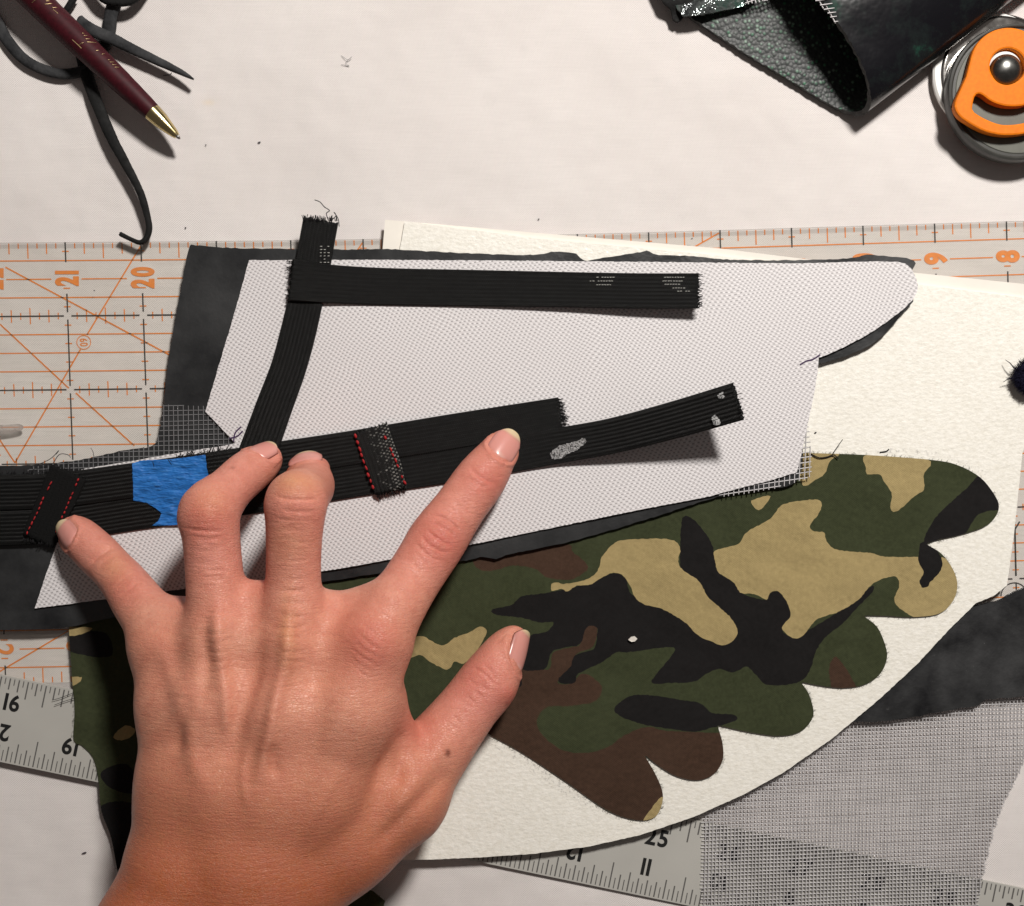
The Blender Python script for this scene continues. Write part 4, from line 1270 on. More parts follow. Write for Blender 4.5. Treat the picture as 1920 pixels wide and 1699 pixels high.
# ------------------------------------------------------------------ rotary cutter
def disc(name, cx, cy, r, z0, z1, mat, parent, bev=0.0006, n=96, prof=None):
    """turned disc; prof = [(radius fraction, height fraction)]"""
    prof = prof or [(0.0, 1), (1 - bev / (r * S), 1), (1, 1 - bev / (z1 - z0)), (1, 0.0)]
    c = P(cx, cy, z1); k = S * (H - z1) / H
    vs = []; fs = []
    for fr, fh in prof:
        for i in range(n):
            a = 2 * math.pi * i / n
            vs.append((c.x + r * k * max(fr, .001) * math.cos(a), c.y + r * k * max(fr, .001) * math.sin(a), z0 + (z1 - z0) * fh))
    for j in range(len(prof) - 1):
        for i in range(n): fs.append((j * n + i, (j + 1) * n + i, (j + 1) * n + (i + 1) % n, j * n + (i + 1) % n))
    fs.append(tuple((len(prof) - 1) * n + i for i in range(n - 1, -1, -1)))
    fs.append(tuple(range(n)))
    me = mesh(vs, fs, name)
    bmx = bmesh.new(); bmx.from_mesh(me); bmesh.ops.recalc_face_normals(bmx, faces=bmx.faces)
    for e in bmx.edges:
        if len(e.link_faces) == 2 and e.link_faces[0].normal.angle(e.link_faces[1].normal, 0) > 0.75: e.smooth = False
    bmx.to_mesh(me); bmx.free()
    return link(name, me, mat, parent)

def build_cutter():
    t = thing('rotary_cutter', 'orange and grey rotary cutter with steel blade at the right edge', 'rotary cutter', P(1890, 140, 0))
    blade = mat_metal('blade_steel', (0.62, 0.60, 0.57), 0.13)
    dark = simple('dark_grey_plastic', (0.045, 0.045, 0.041), 0.36, 0.5, nscale=300, namt=0.12, bscale=2500, bstr=0.12, bdist=0.0001)
    grey = simple('grey_green_plastic', (0.115, 0.118, 0.098), 0.42, 0.45, nscale=300, namt=0.1, bscale=2500, bstr=0.12, bdist=0.0001)
    orange = simple('orange_plastic', (0.76, 0.19, 0.006), 0.5, 0.18, nscale=800, namt=0.10, bscale=2800, bstr=0.15, bdist=0.00012)
    redp = simple('red_orange_plastic', (0.55, 0.06, 0.012), 0.45, 0.4)
    disc('safety_guard', 1905, 165, 127, 0.0002, 0.0028, redp, t)
    disc('blade_glint', 1865, 138, 115, 0.0022, 0.0038, simple('blade_glint_white', (0.8, 0.79, 0.76), 0.4), t)  # pale disc whose edge stands in for the reflection along the blade rim
    disc('blade', 1876, 140, 116, 0.0025, 0.0042, blade, t, prof=[(0, 1), (.86, 1), (.90, .99), (.935, .96), (.985, .55), (1, .45), (1, .35), (.9, .1), (.5, 0)])
    disc('body_disc', 1908, 172, 130, 0.0038, 0.0092, dark, t, prof=[(0, .86), (.925, .86), (.935, .96), (.955, 1), (.985, .95), (1, .75), (1, .2), (.985, 0)])
    disc('body_face', 1908, 172, 118, 0.0083, 0.0087, grey, t)
    # lever: teardrop ring with a curved slot
    cx, cy = 1892, 124
    arc = lambda c, r, a0, a1, k: [(c[0] + r * math.cos(math.radians(a0 + (a1 - a0) * i / k)), c[1] - r * math.sin(math.radians(a0 + (a1 - a0) * i / k))) for i in range(k + 1)]
    out = arc((cx, cy), 73, 20, 165, 24) + cr([(1812, 143), (1800, 170), (1791, 192), (1791, 205), (1799, 218), (1815, 230), (1838, 243), (1862, 251), (1890, 254), (1925, 250), (1960, 236)], 6) + [(1990, 200), (1990, 130)]
    slot = cr([(1828, 182), (1835, 176), (1843, 179), (1860, 191), (1885, 199), (1915, 199), (1940, 192), (1948, 200), (1940, 222), (1915, 231), (1880, 233), (1850, 223), (1828, 210), (1824, 204)], 5, True)
    hole = arc((cx - 2, cy), 33, 0, 349, 32)
    o = sheet('lever', out, 0.0128, 0.0034, orange, t, step=None, holes=[slot, hole])
    bv = o.modifiers.new('soft_edge', 'BEVEL'); bv.width = 0.0007; bv.segments = 2; bv.limit_method = 'ANGLE'; bv.angle_limit = math.radians(50)
    disc('washer_glint', cx - 6, cy + 1, 30, 0.0080, 0.0118, simple('washer_glint_white', (0.85, 0.84, 0.82), 0.35), t)  # white disc painting the bright highlight crescent left of the bolt
    disc('bolt_head', cx + 2, cy + 1, 30, 0.0112, 0.0155, mat_metal('bolt_steel', (0.20, 0.20, 0.19), 0.34), t, prof=[(0, 1), (.2, .985), (.4, .93), (.6, .83), (.8, .66), (.93, .46), (1, .2), (1, 0)])
    # grip running out of the picture
    g = sheet('grip', cr([(1960, 60), (2010, 30), (2110, 40), (2110, 300), (2010, 300), (1960, 270)], 12, True), 0.0095, 0.009, dark, t, step=None)
build_cutter()

# ------------------------------------------------------------------ unidentified dark object at the right edge, modelled as a tuft
mb = MB()
zc = 0.010
cc = P(1939, 706, zc)
RB = 0.0060
nlat, nlon = 14, 22
vs = []
for i in range(nlat + 1):
    th = math.pi * i / nlat
    for j in range(nlon):
        ph = 2 * math.pi * j / nlon
        r = RB * (1 + .07 * math.sin(3 * ph + 2 * th) + .05 * math.sin(7 * ph - 3 * th))
        vs.append(cc + Vector((r * math.sin(th) * math.cos(ph), r * math.sin(th) * math.sin(ph), r * .42 * math.cos(th))))
mb.add(vs, [(i * nlon + j, (i + 1) * nlon + j, (i + 1) * nlon + (j + 1) % nlon, i * nlon + (j + 1) % nlon) for i in range(nlat) for j in range(nlon)])
for i in range(2600):
    d = Vector((random.gauss(0, 1), random.gauss(0, 1), random.gauss(0, 1))).normalized()
    p = cc + Vector((d.x, d.y, d.z * .42)) * RB * .97
    s_ = Vector((random.gauss(0, 1), random.gauss(0, 1), random.gauss(0, .4)))
    q = p + Vector((d.x, d.y, d.z * .5)) * random.uniform(.0003, .0013) + s_ * 0.0004
    mb.tube([p, (p + q) / 2 + s_ * .0001, q], 0.00006, 3, cap=False)
for a, b in (((1905, 690), (1888, 674)), ((1903, 708), (1884, 716))):
    mb.tube([P(*a, zc), P((a[0] + b[0]) / 2, (a[1] + b[1]) / 2 - 2, zc), P(*b, zc - .001)], 0.00022, 5, 0.00008)
lump = mb.build('navy_object', simple('navy_fuzz', (0.008, 0.008, 0.020), 0.9, 0.1))
lump.location.z = z_fl(1910, 700) 
tag(lump, 'unidentified dark navy object at the right edge, modelled as a tuft on the cream fleece', 'lump')

# ------------------------------------------------------------------ loose threads, lint and specks
loose([(1520, 851, .2), (1535, 858, .3), (1550, 857, .3), (1563, 853, .4), (1572, 860, .5)], z_camo(1540) + .2 * MM, .00022, 'thread_scrap', 'kinked black thread lying on the top edge of the camouflage fabric')
loose([(1561, 851, .2), (1570, 838, 1.2), (1580, 824, 1.6)], z_camo(1540) + .2 * MM, .00013, 'thread_scrap', 'straight black thread sticking up from the camouflage fabric edge')
loose([(1650, 848, .1), (1662, 846, .2), (1667, 842, .2)], z_fl(1660, 846) + .2 * MM, .0002, 'thread_scrap', 'short black thread on the fleece above the camouflage fabric')
loose([(640, 104, .2), (652, 112, .6), (660, 106, .8), (648, 118, .5), (655, 124, .2), (640, 121, .2)], .1 * MM, .00008, 'lint', 'tangled grey lint on the tablecloth above the straps')
loose([(98, 1313, .4), (115, 1308, .5), (135, 1300, .4)], 3.5 * MM, .0001, 'thread_scrap', 'upper of two thin threads across the yardstick beside the camouflage edge')
loose([(102, 1322, .4), (118, 1316, .5), (140, 1309, .4)], 3.5 * MM, .0001, 'thread_scrap', 'lower of two thin threads across the yardstick beside the camouflage edge')
loose([(306, 142, .1), (318, 140, .3), (322, 136, .2)], .1 * MM, .0001, 'thread_scrap', 'tiny thread under the pointed rubber strip')
speck_m = simple('dark_speck', (0.06, 0.055, 0.06), 0.9, 0.1)
for x, y, w, h, lab in ((486, 267, 6, 2, 'dark speck on the tablecloth right of the pen tip'), (348, 427, 3, 2, 'dark speck on the tablecloth just above the acrylic ruler'), (386, 272, 2.5, 2, 'dark speck on the tablecloth beside the pen shadow'),
                        (1010, 411, 3, 2, 'dark speck on the tablecloth above the fleece margin'), (158, 1599, 9, 2.5, 'grey fleck on the tablecloth at the lower left'), (1297, 448, 4, 2, 'dark speck on the acrylic ruler above the fleece margin'),
                        (177, 545, 3, 2, 'dark speck on the acrylic ruler right of the numeral 21'), (1529, 811, 4, 2.4, 'dark speck on the fleece near the white fabric corner')):
    z = 0.0003
    if y > 440 and x < 1400 and y < 1200: z = 0.0027
    if x == 1529: z = z_fl(x, y) + .0002
    mb = MB()
    vs = [P(x + w / 2 * math.cos(a) * (1 + .3 * math.sin(3 * a)), y + h / 2 * math.sin(a) - w * .1 * math.cos(a), z) for a in [i * math.pi / 4 for i in range(8)]]
    vs += [v + Vector((0, 0, .00025)) for v in vs]
    mb.add(vs, [tuple(range(8, 16))] + [(i, (i + 1) % 8, (i + 1) % 8 + 8, i + 8) for i in range(8)])
    tag(mb.build('speck', speck_m, smooth=False), lab, 'speck', 'specks of dirt')

lint_m = simple('grey_lint', (0.30, 0.29, 0.29), 0.9, 0.1)
for o in list(C.objects):
    b = o.name.split('.')[0]
    if b == 'lint': o.data.materials[0] = lint_m
    if b == 'thread_scrap': o['group'] = 'loose thread scraps'
    if b == 'screen_strip': o['group'] = 'narrow screen strips'
# ------------------------------------------------------------------ the hand: one continuous surface grown from a distance field
def build_hand():
    def J(px, py, zmm, rpx):
        z = zmm * MM
        p = P(px, py, z)
        return (np.array(p) * 1000, rpx * S * (H - z) / H * 1000)      # millimetres
    chains = {
        'index': [(947, 832, 14.0, 27), (932, 853, 14.5, 36), (902, 897, 17.5, 47), (862, 952, 22, 48), (823, 1008, 26.5, 54), (800, 1045, 29.5, 53), (768, 1095, 34, 53), (735, 1148, 42, 57), (698, 1207, 45, 62)],
        'middle': [(579, 882, 14.5, 35), (580, 894, 17, 39), (583, 911, 22, 43), (574, 925, 34, 46), (556, 940, 47, 57), (553, 975, 48, 53), (551, 1030, 47, 50), (550, 1090, 46, 50), (548, 1150, 47, 54), (545, 1215, 46.5, 60)],
        'ring': [(498, 861, 15.0, 31), (484, 872, 17, 37), (460, 890, 23, 41), (427, 921, 34, 43), (393, 960, 43, 56), (395, 995, 44, 52), (400, 1050, 43.5, 51), (405, 1110, 44, 53), (414, 1190, 45, 56)],
        'pinky': [(139, 997, 12.0, 30), (153, 1010, 13, 36), (184, 1040, 16.5, 39), (208, 1064, 20, 38), (233, 1092, 24, 41), (258, 1128, 29, 46), (287, 1168, 34, 50), (312, 1212, 38.5, 54)],
        'thumb': [(963, 1201, 13.5, 28), (950, 1217, 14.5, 36), (937, 1240, 16, 44), (916, 1279, 18.5, 55), (882, 1322, 21, 55), (845, 1370, 24, 60), (800, 1427, 28, 70), (745, 1490, 32, 86)],
    }
    palm = [
        # metacarpals
        [(698, 1207, 45, 62), (655, 1330, 46, 74), (590, 1480, 45, 84), (520, 1620, 44, 92)],
        [(545, 1215, 46.5, 60), (530, 1340, 48, 72), (500, 1480, 47, 84), (470, 1620, 46, 92)],
        [(414, 1190, 45, 56), (410, 1320, 46, 70), (415, 1470, 46, 84), (420, 1620, 45, 92)],
        [(312, 1212, 38.5, 54), (342, 1330, 40, 66), (353, 1470, 42, 78), (358, 1620, 43, 94)],
        # heel, thumb base and wrist
        [(745, 1490, 32, 86), (640, 1570, 36, 88), (535, 1660, 40, 92)],
        [(360, 1520, 40, 82), (352, 1640, 42, 98), (312, 1760, 44, 120), (270, 1900, 46, 130)],
        [(470, 1620, 45, 96), (440, 1760, 45, 112), (400, 1900, 45, 118)],
        [(528, 1640, 42, 92), (478, 1740, 43, 104), (450, 1900, 44, 118)],
        # first web
        [(708, 1320, 38, 42), (735, 1410, 33, 46)],
    ]
    webs = [[(306, 1175, 33, 42), (395, 1165, 37, 40)], [(420, 1138, 40, 36), (535, 1136, 42, 38)], [(563, 1142, 43, 34), (610, 1156, 40, 31), (650, 1160, 38, 31), (690, 1150, 38, 34), (722, 1136, 39, 36)],
            [(698, 1212, 43, 50), (545, 1222, 44, 50), (414, 1200, 43, 46), (312, 1220, 37, 46)]]
    h = 0.5
    lo = np.array([-172.0, -176.0, 2.0]); hi = np.array([14.0, 12.0, 80.0])
    dims = np.ceil((hi - lo) / h).astype(int)
    ax = [lo[i] + h * np.arange(dims[i]) for i in range(3)]
    BIG = 30.0
    def cone(D, a, ra, b, rb, k, pad=9.0):
        """smooth-union a round cone into field D (only where it can matter)"""
        mn = np.minimum(a - ra, b - rb) - pad; mx = np.maximum(a + ra, b + rb) + pad
        i0 = np.maximum(0, np.floor((mn - lo) / h).astype(int)); i1 = np.minimum(dims, np.ceil((mx - lo) / h).astype(int))
        if (i1 <= i0).any(): return
        sl = tuple(slice(i0[i], i1[i]) for i in range(3))
        X = ax[0][sl[0]][:, None, None].astype(np.float32); Y = ax[1][sl[1]][None, :, None].astype(np.float32); Z = ax[2][sl[2]][None, None, :].astype(np.float32)
        d = (b - a); L2 = float(d @ d) + 1e-9
        t = ((X - a[0]) * d[0] + (Y - a[1]) * d[1] + (Z - a[2]) * d[2]) / L2
        t = np.clip(t, 0, 1)
        r = ra + (rb - ra) * (t * t * (3 - 2 * t))
        q = np.sqrt((X - a[0] - t * d[0]) ** 2 + (Y - a[1] - t * d[1]) ** 2 + (Z - a[2] - t * d[2]) ** 2) - r
        cur = D[sl]
        if k > 0:
            hh = np.clip(0.5 + 0.5 * (cur - q) / k, 0, 1)
            D[sl] = cur * (1 - hh) + q * hh - k * hh * (1 - hh)
        else:
            D[sl] = np.minimum(cur, q)
    def field(): return np.full(tuple(dims), BIG, np.float32)
    def chain_into(D, pts, k, dense=True):
        js = [J(*p) for p in pts]
        if dense and len(js) > 2:
            arr = [np.concatenate([p, [r]]) for p, r in js]
            n = len(arr); out = []
            for i in range(n - 1):
                b, c = arr[i], arr[i + 1]
                a = arr[i - 1] if i else 2 * b - c
                d = arr[i + 2] if i + 2 < n else 2 * c - b
                for j in range(3):
                    t = j / 3
                    out.append(0.5 * ((2 * b) + (-a + c) * t + (2 * a - 5 * b + 4 * c - d) * t * t + (-a + 3 * b - 3 * c + d) * t ** 3))
            out.append(arr[-1])
            js = [(o[:3], o[3]) for o in out]
        for (a, ra), (b, rb) in zip(js[:-1], js[1:]): cone(D, a, ra, b, rb, k)
    Dp = field()
    for c in palm: chain_into(Dp, c, 6.5, False)
    for w in webs: chain_into(Dp, w, 5.0, False)
    def smin(a, b, k):
        hh = np.clip(0.5 + 0.5 * (a - b) / k, 0, 1)
        return a * (1 - hh) + b * hh - k * hh * (1 - hh)
    Dall = Dp.copy()
    for nme, c in chains.items():
        Df = field(); chain_into(Df, c, 0.9)
        kk = 4.5 if nme == 'thumb' else 6.0
        Dall = smin(Dall, smin(Dp, Df, kk), 3.0)
    D = Dall
    # naive surface nets
    s = D < 0
    nx, ny, nz = D.shape
    c8 = [(i, j, k) for i in (0, 1) for j in (0, 1) for k in (0, 1)]
    def cs(A, o): return A[o[0]:nx - 1 + o[0], o[1]:ny - 1 + o[1], o[2]:nz - 1 + o[2]]
    cnt = sum(cs(s, o).astype(np.int8) for o in c8)
    act = (cnt > 0) & (cnt < 8)
    idx = -np.ones(act.shape, np.int64)
    cells = np.argwhere(act)
    idx[act] = np.arange(len(cells))
    pos = np.zeros((len(cells), 3)); num = np.zeros(len(cells))
    vals = {o: D[cells[:, 0] + o[0], cells[:, 1] + o[1], cells[:, 2] + o[2]] for o in c8}
    for a in c8:
        for axis in range(3):
            if a[axis] == 1: continue
            b = list(a); b[axis] = 1; b = tuple(b)
            va, vb = vals[a], vals[b]
            m = (va < 0) != (vb < 0)
            t = np.where(m, va / np.where(m, va - vb, 1), 0)
            p = np.array(a, float)[None, :].repeat(len(cells), 0); p[:, axis] += t
            pos[m] += p[m]; num[m] += 1
    V = lo + h * (cells + pos / num[:, None])
    faces = []
    for axis in range(3):
        o1, o2 = [(1, 2), (2, 0), (0, 1)][axis]
        A = s; sh = [slice(None)] * 3
        s0 = [slice(0, n) for n in s.shape]; s1 = [slice(0, n) for n in s.shape]
        s0[axis] = slice(0, s.shape[axis] - 1); s1[axis] = slice(1, s.shape[axis])
        ch = A[tuple(s0)] != A[tuple(s1)]
        e = np.argwhere(ch)
        ok = (e[:, o1] > 0) & (e[:, o2] > 0) & (e[:, o1] < s.shape[o1] - 1) & (e[:, o2] < s.shape[o2] - 1)
        e = e[ok]
        inside = A[e[:, 0], e[:, 1], e[:, 2]]
        def at(d1, d2):
            q = e.copy(); q[:, o1] += d1; q[:, o2] += d2
            return idx[q[:, 0], q[:, 1], q[:, 2]]
        quad = np.stack([at(-1, -1), at(0, -1), at(0, 0), at(-1, 0)], 1)
        quad[~inside] = quad[~inside][:, ::-1]
        faces.append(quad)
    F = np.concatenate(faces)
    # light smoothing over the edges
    E = np.concatenate([F[:, [0, 1]], F[:, [1, 2]], F[:, [2, 3]], F[:, [3, 0]]])
    def smooth(V, it, lam=0.5):
        for _ in range(it):
            acc = np.zeros_like(V); n = np.zeros(len(V))
            np.add.at(acc, E[:, 0], V[E[:, 1]]); np.add.at(n, E[:, 0], 1)
            np.add.at(acc, E[:, 1], V[E[:, 0]]); np.add.at(n, E[:, 1], 1)
            V = V + lam * (acc / n[:, None] - V)
        return V
    V = smooth(V, 9)
    def normals(V):
        fn = np.cross(V[F[:, 2]] - V[F[:, 0]], V[F[:, 3]] - V[F[:, 1]])
        N = np.zeros_like(V)
        for k in range(4): np.add.at(N, F[:, k], fn)
        return N / (np.linalg.norm(N, axis=1, keepdims=True) + 1e-12)
    N = normals(V)
    # photo position of every vertex, used to lay out creases, tendons and skin tone
    kx = S * 1000 * (H * 1000 - V[:, 2]) / (H * 1000)
    U = np.stack([960 + V[:, 0] / kx, 849.5 - V[:, 1] / kx], 1)
    up = np.clip(N[:, 2] * 1.6, 0, 1)
    def dist_line(pts, step=3):
        L = np.array(cr(pts, step))[:, :2]
        best = np.full(len(U), 1e9)
        bb = (U[:, 0] > L[:, 0].min() - 60) & (U[:, 0] < L[:, 0].max() + 60) & (U[:, 1] > L[:, 1].min() - 60) & (U[:, 1] < L[:, 1].max() + 60)
        u = U[bb]; bt = np.full(len(u), 1e9); ts = np.zeros(len(u))
        for i, (a, b) in enumerate(zip(L[:-1], L[1:])):
            d = b - a; t = np.clip(((u - a) @ d) / (d @ d + 1e-9), 0, 1)
            q = np.hypot(*(u - a - t[:, None] * d).T)
            m = q < bt; bt[m] = q[m]; ts[m] = (i + t[m]) / (len(L) - 1)
        best[bb] = bt
        T = np.zeros(len(U)); T[bb] = ts
        return best, T
    disp = np.zeros(len(V))
    def ridge(pts, w, hgt, taper=True):
        if w > 8: hgt *= 1.22
        d, T = dist_line(pts)
        f = np.exp(-(d / w) ** 2)
        if taper: f = f * np.clip(np.sin(np.pi * np.clip(T, 0.02, .98)) * 1.6, 0, 1)
        disp[:] += hgt * f * up
    def blob(x, y, r, hgt, ry=None, ang=0):
        c, s_ = math.cos(math.radians(ang)), math.sin(math.radians(ang))
        dx, dy = U[:, 0] - x, U[:, 1] - y
        a = dx * c + dy * s_; b = -dx * s_ + dy * c
        return hgt * np.exp(-(a / r) ** 2 - (b / (ry or r)) ** 2)
    # extensor tendons
    ridge([(545, 1120), (541, 1180), (536, 1240), (520, 1300), (505, 1380), (480, 1480)], 14, 1.5)
    ridge([(408, 1110), (408, 1180), (415, 1250), (425, 1330), (432, 1420)], 15, 1.15)
    ridge([(300, 1190), (330, 1290), (352, 1370), (368, 1440), (400, 1500)], 18, 0.65)
    ridge([(700, 1200), (640, 1330), (580, 1450)], 20, 0.45)
    ridge([(845, 1380), (790, 1450), (720, 1540)], 18, 0.7)
    # hollows between the knuckles
    ridge([(392, 1150), (384, 1200), (388, 1260), (372, 1330)], 16, -1.0)
    ridge([(500, 1175), (482, 1230), (470, 1290), (440, 1360), (425, 1440)], 18, -1.0)
    ridge([(600, 1160), (590, 1230), (585, 1310)], 26, -0.45)
    ridge([(355, 1300), (340, 1370), (330, 1420)], 14, -0.7)
    ridge([(510, 1390), (512, 1430), (520, 1460)], 12, -0.6)
    ridge([(755, 1360), (752, 1420), (740, 1480)], 13, -0.8)
    ridge([(850, 1440), (800, 1490), (750, 1540), (690, 1600)], 16, -0.8)
    # small veins
    ridge([(470, 1390), (455, 1450), (465, 1520)], 9, 0.35)
    ridge([(640, 1440), (600, 1510), (560, 1590)], 11, 0.35)
    # creases: short arcs across each joint
    def crease(pts, w=2.7, dpt=0.42): ridge(pts, w, -dpt, True)
    def cross(cx, cy, ang, L, bow=6, **kw):
        a = math.radians(ang); c, s_ = math.cos(a), math.sin(a)
        pts = [(cx + c * t * L / 2 - s_ * bow * (1 - t * t), cy + s_ * t * L / 2 + c * bow * (1 - t * t)) for t in (-1, -.5, 0, .5, 1)]
        crease(pts, **kw)
    for k, (dx, dy, L, b, dp) in enumerate(((14, -22, 66, -9, .34), (8, -10, 58, -6, .3), (0, 2, 56, 3, .34), (-8, 14, 62, 7, .4), (-16, 27, 70, 10, .3))):
        cross(823 + dx, 1006 + dy, 33, L, b, dpt=dp)                     # index middle joint
    cross(905, 892, 32, 60, 4, dpt=.36); cross(896, 904, 32, 50, 3, dpt=.22)     # index end joint
    cross(556, 932, 3, 88, 5, dpt=.45); cross(560, 956, 3, 70, 4, dpt=.35); cross(552, 972, 2, 80, 4, dpt=.2)
    cross(384, 992, 3, 80, 4, dpt=.38); cross(388, 1006, 3, 66, 3, dpt=.2); cross(386, 955, 0, 50, -4, dpt=.15)
    cross(192, 1042, -34, 56, -4, dpt=.62, w=4.2); cross(200, 1054, -34, 44, -3, dpt=.3)
    cross(232, 1090, -34, 50, -4, dpt=.25); cross(240, 1102, -34, 44, 4, dpt=.25)
    cross(905, 1268, 40, 50, -5, dpt=.28); cross(918, 1262, 48, 42, -5, dpt=.3); cross(895, 1282, 38, 44, 5, dpt=.2)
    for i in range(7):
        cross(546 + i * 1.0, 1110 + i * 22, 4 + random.uniform(-6, 6), 50, random.uniform(-4, 4), dpt=.24)
        cross(408, 1150 + i * 18, -8 + random.uniform(-6, 6), 46, random.uniform(-4, 4), dpt=.19)
    for i in range(6): cross(700 - i * 6, 1190 + i * 13, 38 + random.uniform(-8, 8), 56, random.uniform(-4, 4), dpt=.2)
    for i in range(26):        # fine folds over the knuckles and down the fingers
        for (x0, y0), (x1, y1), ang, L, dp in (((835, 990), (700, 1190), 36, 44, .12), ((552, 985), (546, 1180), 3, 56, .13), ((392, 1010), (405, 1180), 0, 54, .13), ((205, 1060), (300, 1200), -36, 40, .11), ((930, 1260), (830, 1390), 40, 46, .11), ((890, 915), (845, 980), 34, 44, .10)):
            t = random.random()
            cross(x0 + (x1 - x0) * t + random.uniform(-12, 12), y0 + (y1 - y0) * t, ang + random.uniform(-9, 9), L * random.uniform(.4, 1), random.uniform(-5, 5), dpt=dp * random.uniform(.5, 1.3), w=2.1)
    for i in range(46):
        cross(random.uniform(330, 720), random.uniform(1180, 1480), random.uniform(-18, 14), random.uniform(24, 60), random.uniform(-5, 5), dpt=random.uniform(.05, .13), w=2.2)
    # firm bony bulges
    disp += up * (blob(556, 905, 34, .7, 20) + blob(388, 950, 32, .6) + blob(695, 1205, 48, 1.3) + blob(545, 1215, 36, 1.1, 46) + blob(412, 1200, 34, .9, 44) + blob(306, 1215, 34, .8) + blob(950, 1302, 22, .6))
    V = V + N * disp[:, None]
    # flatten the pads that press on the straps / the cloth
    def floor_z(px): return np.interp(px, [0, 250, 700, 2000], [7.0, 7.0, 9.55, 9.55])
    fz = np.where((U[:, 1] > 1120), np.interp(U[:, 0], [0, 250, 700, 2000], [3.7, 3.7, 6.35, 6.35]), floor_z(U[:, 0]))
    low = V[:, 2] < fz
    V[low, 2] = fz[low] + 0.02
    N = normals(V)

    # ---- nails: each lies on the end bone of its finger, rolled about the finger's axis
    # finger: two axis points (px, py, z mm), roll deg (to the right seen from the palm), half width, root .. tip along the axis (mm from 2nd point), free edge mm
    nails = {'index': ((902, 897, 17.5), (947, 832, 14.0), 6, 5.0, -7.2, 4.7, 1.9),
             'middle': ((580, 915, 21.0), (579, 882, 14.5), 3, 5.7, -3.4, 4.5, 1.2),
             'ring': ((460, 890, 23.0), (498, 861, 15.0), -36, 4.9, -6.4, 4.2, 1.2),
             'pinky': ((184, 1040, 16.5), (139, 997, 12.0), -13, 4.4, -6.4, 4.7, 2.5),
             'thumb': ((916, 1279, 18.5), (963, 1201, 13.5), 52, 5.7, -9.6, 4.9, 1.3)}
    def frame(key):
        A, T, roll, hw, s0, s1, fe = nails[key]
        a = np.array(P(A[0], A[1], A[2] * MM)) * 1000; t = np.array(P(T[0], T[1], T[2] * MM)) * 1000
        d = t - a; d /= np.linalg.norm(d)
        side = np.cross(d, [0, 0, 1.0]); side /= np.linalg.norm(side)
        n = np.cross(side, d)
        r = math.radians(roll)
        return t, d, side * math.cos(r) - n * math.sin(r), n * math.cos(r) + side * math.sin(r), hw, s0, s1, fe
    def width(s, hw, s0, s1):
        f = np.clip((s - s0) / (s1 - s0), 0, 1)
        w = hw * (1 - 0.13 * np.clip((f - .5) / .5, 0, 1))
        w = w * np.where(f < .28, np.sqrt(np.clip(1 - ((.28 - f) / .28) ** 2 * .80, 0.02, 1)), 1)
        return w
    seat = np.zeros(len(V))
    for key in nails:
        t, d, sd, n, hw, s0, s1, fe = frame(key)
        rel = V - t
        s_ = rel @ d; q_ = rel @ sd; h_ = rel @ n
        w = width(s_, hw, s0, s1)
        dist = np.where(s_ < s0, np.hypot(s0 - s_, np.clip(np.abs(q_) - hw * .3, 0, None)), np.abs(q_) - w)
        ok = (h_ > 0.5) & (s_ > s0 - 4) & (s_ < s1 - .5) & (np.abs(q_) < hw + 4) & (h_ < 16)
        seat += np.where(ok, -0.30 * np.exp(-((dist + 0.1) / .55) ** 2) + 0.42 * np.exp(-((dist - 0.9) / .7) ** 2) - .25 * (dist < -.3), 0)
    V = V + N * seat[:, None]
    me = bpy.data.meshes.new('hand_skin')
    me.from_pydata([tuple(v) for v in (V / 1000).tolist()], [], F.tolist())

    # ---- skin tone per vertex (pigment and blood, not light)
    tan = np.array([0.66, 0.292, 0.195]); pink = np.array([0.66, 0.252, 0.200]); red = np.array([0.52, 0.105, 0.08]); pale = np.array([0.68, 0.37, 0.27]); yel = np.array([0.58, 0.285, 0.125]); deep = np.array([0.40, 0.104, 0.034])
    col = np.repeat(tan[None], len(V), 0)
    def blend(c, w):
        nonlocal col
        w = np.clip(w, 0, 1)[:, None]
        col = col * (1 - w) + c * w
    blend(deep, np.clip((U[:, 1] - 1320) / 340, 0, 1) * .95)
    blend(pink, np.clip((1190 - U[:, 1]) / 140, 0, 1) * .75)
    blend(pink, blob(900, 1290, 120, .9))
    for x, y, r, a in ((823, 1008, 42, .75), (902, 898, 34, .45), (930, 905, 28, .35), (692, 1210, 62, .68), (388, 972, 40, .68), (560, 962, 44, .26), (545, 1190, 40, .18), (232, 1100, 38, .42), (300, 1215, 50, .2), (955, 1306, 20, .6), (900, 1270, 60, .35),
                       (780, 1365, 40, .5), (935, 850, 26, .15), (420, 1150, 40, .22), (850, 1040, 40, .2), (520, 1270, 40, .15)):
        blend(red, blob(x, y, r, a))
    blend(yel, blob(556, 905, 46, .65, 26)); blend(yel, blob(540, 1180, 16, .5, 80)); blend(yel, blob(545, 1020, 46, .35)); blend(yel, blob(215, 1060, 30, .4)); blend(yel, blob(395, 940, 34, .35))
    blend(pale, blob(660, 1095, 60, .7, 22)); blend(pale, blob(440, 1190, 34, .35)); blend(pale, blob(280, 1150, 30, .25)); blend(pale, blob(840, 1430, 20, .15))
    blend(np.array([.09, .016, .008]), blob(839, 1412, 5.0, 1.2, 6.5)); blend(np.array([.30, .05, .04]), blob(949, 1317, 4.5, .7)); blend(np.array([.2, .06, .05]), blob(436, 877, 5, .6, 3))
    ca = me.color_attributes.new('tone', 'FLOAT_COLOR', 'POINT')
    rgba = np.ones((len(V), 4), np.float32); rgba[:, :3] = col
    ca.data.foreach_set('color', rgba.ravel())

    m, nt, b = new_mat('skin'); g = NT(nt); v = g.obj()
    at = g.n('ShaderNodeAttribute', attribute_name='tone')
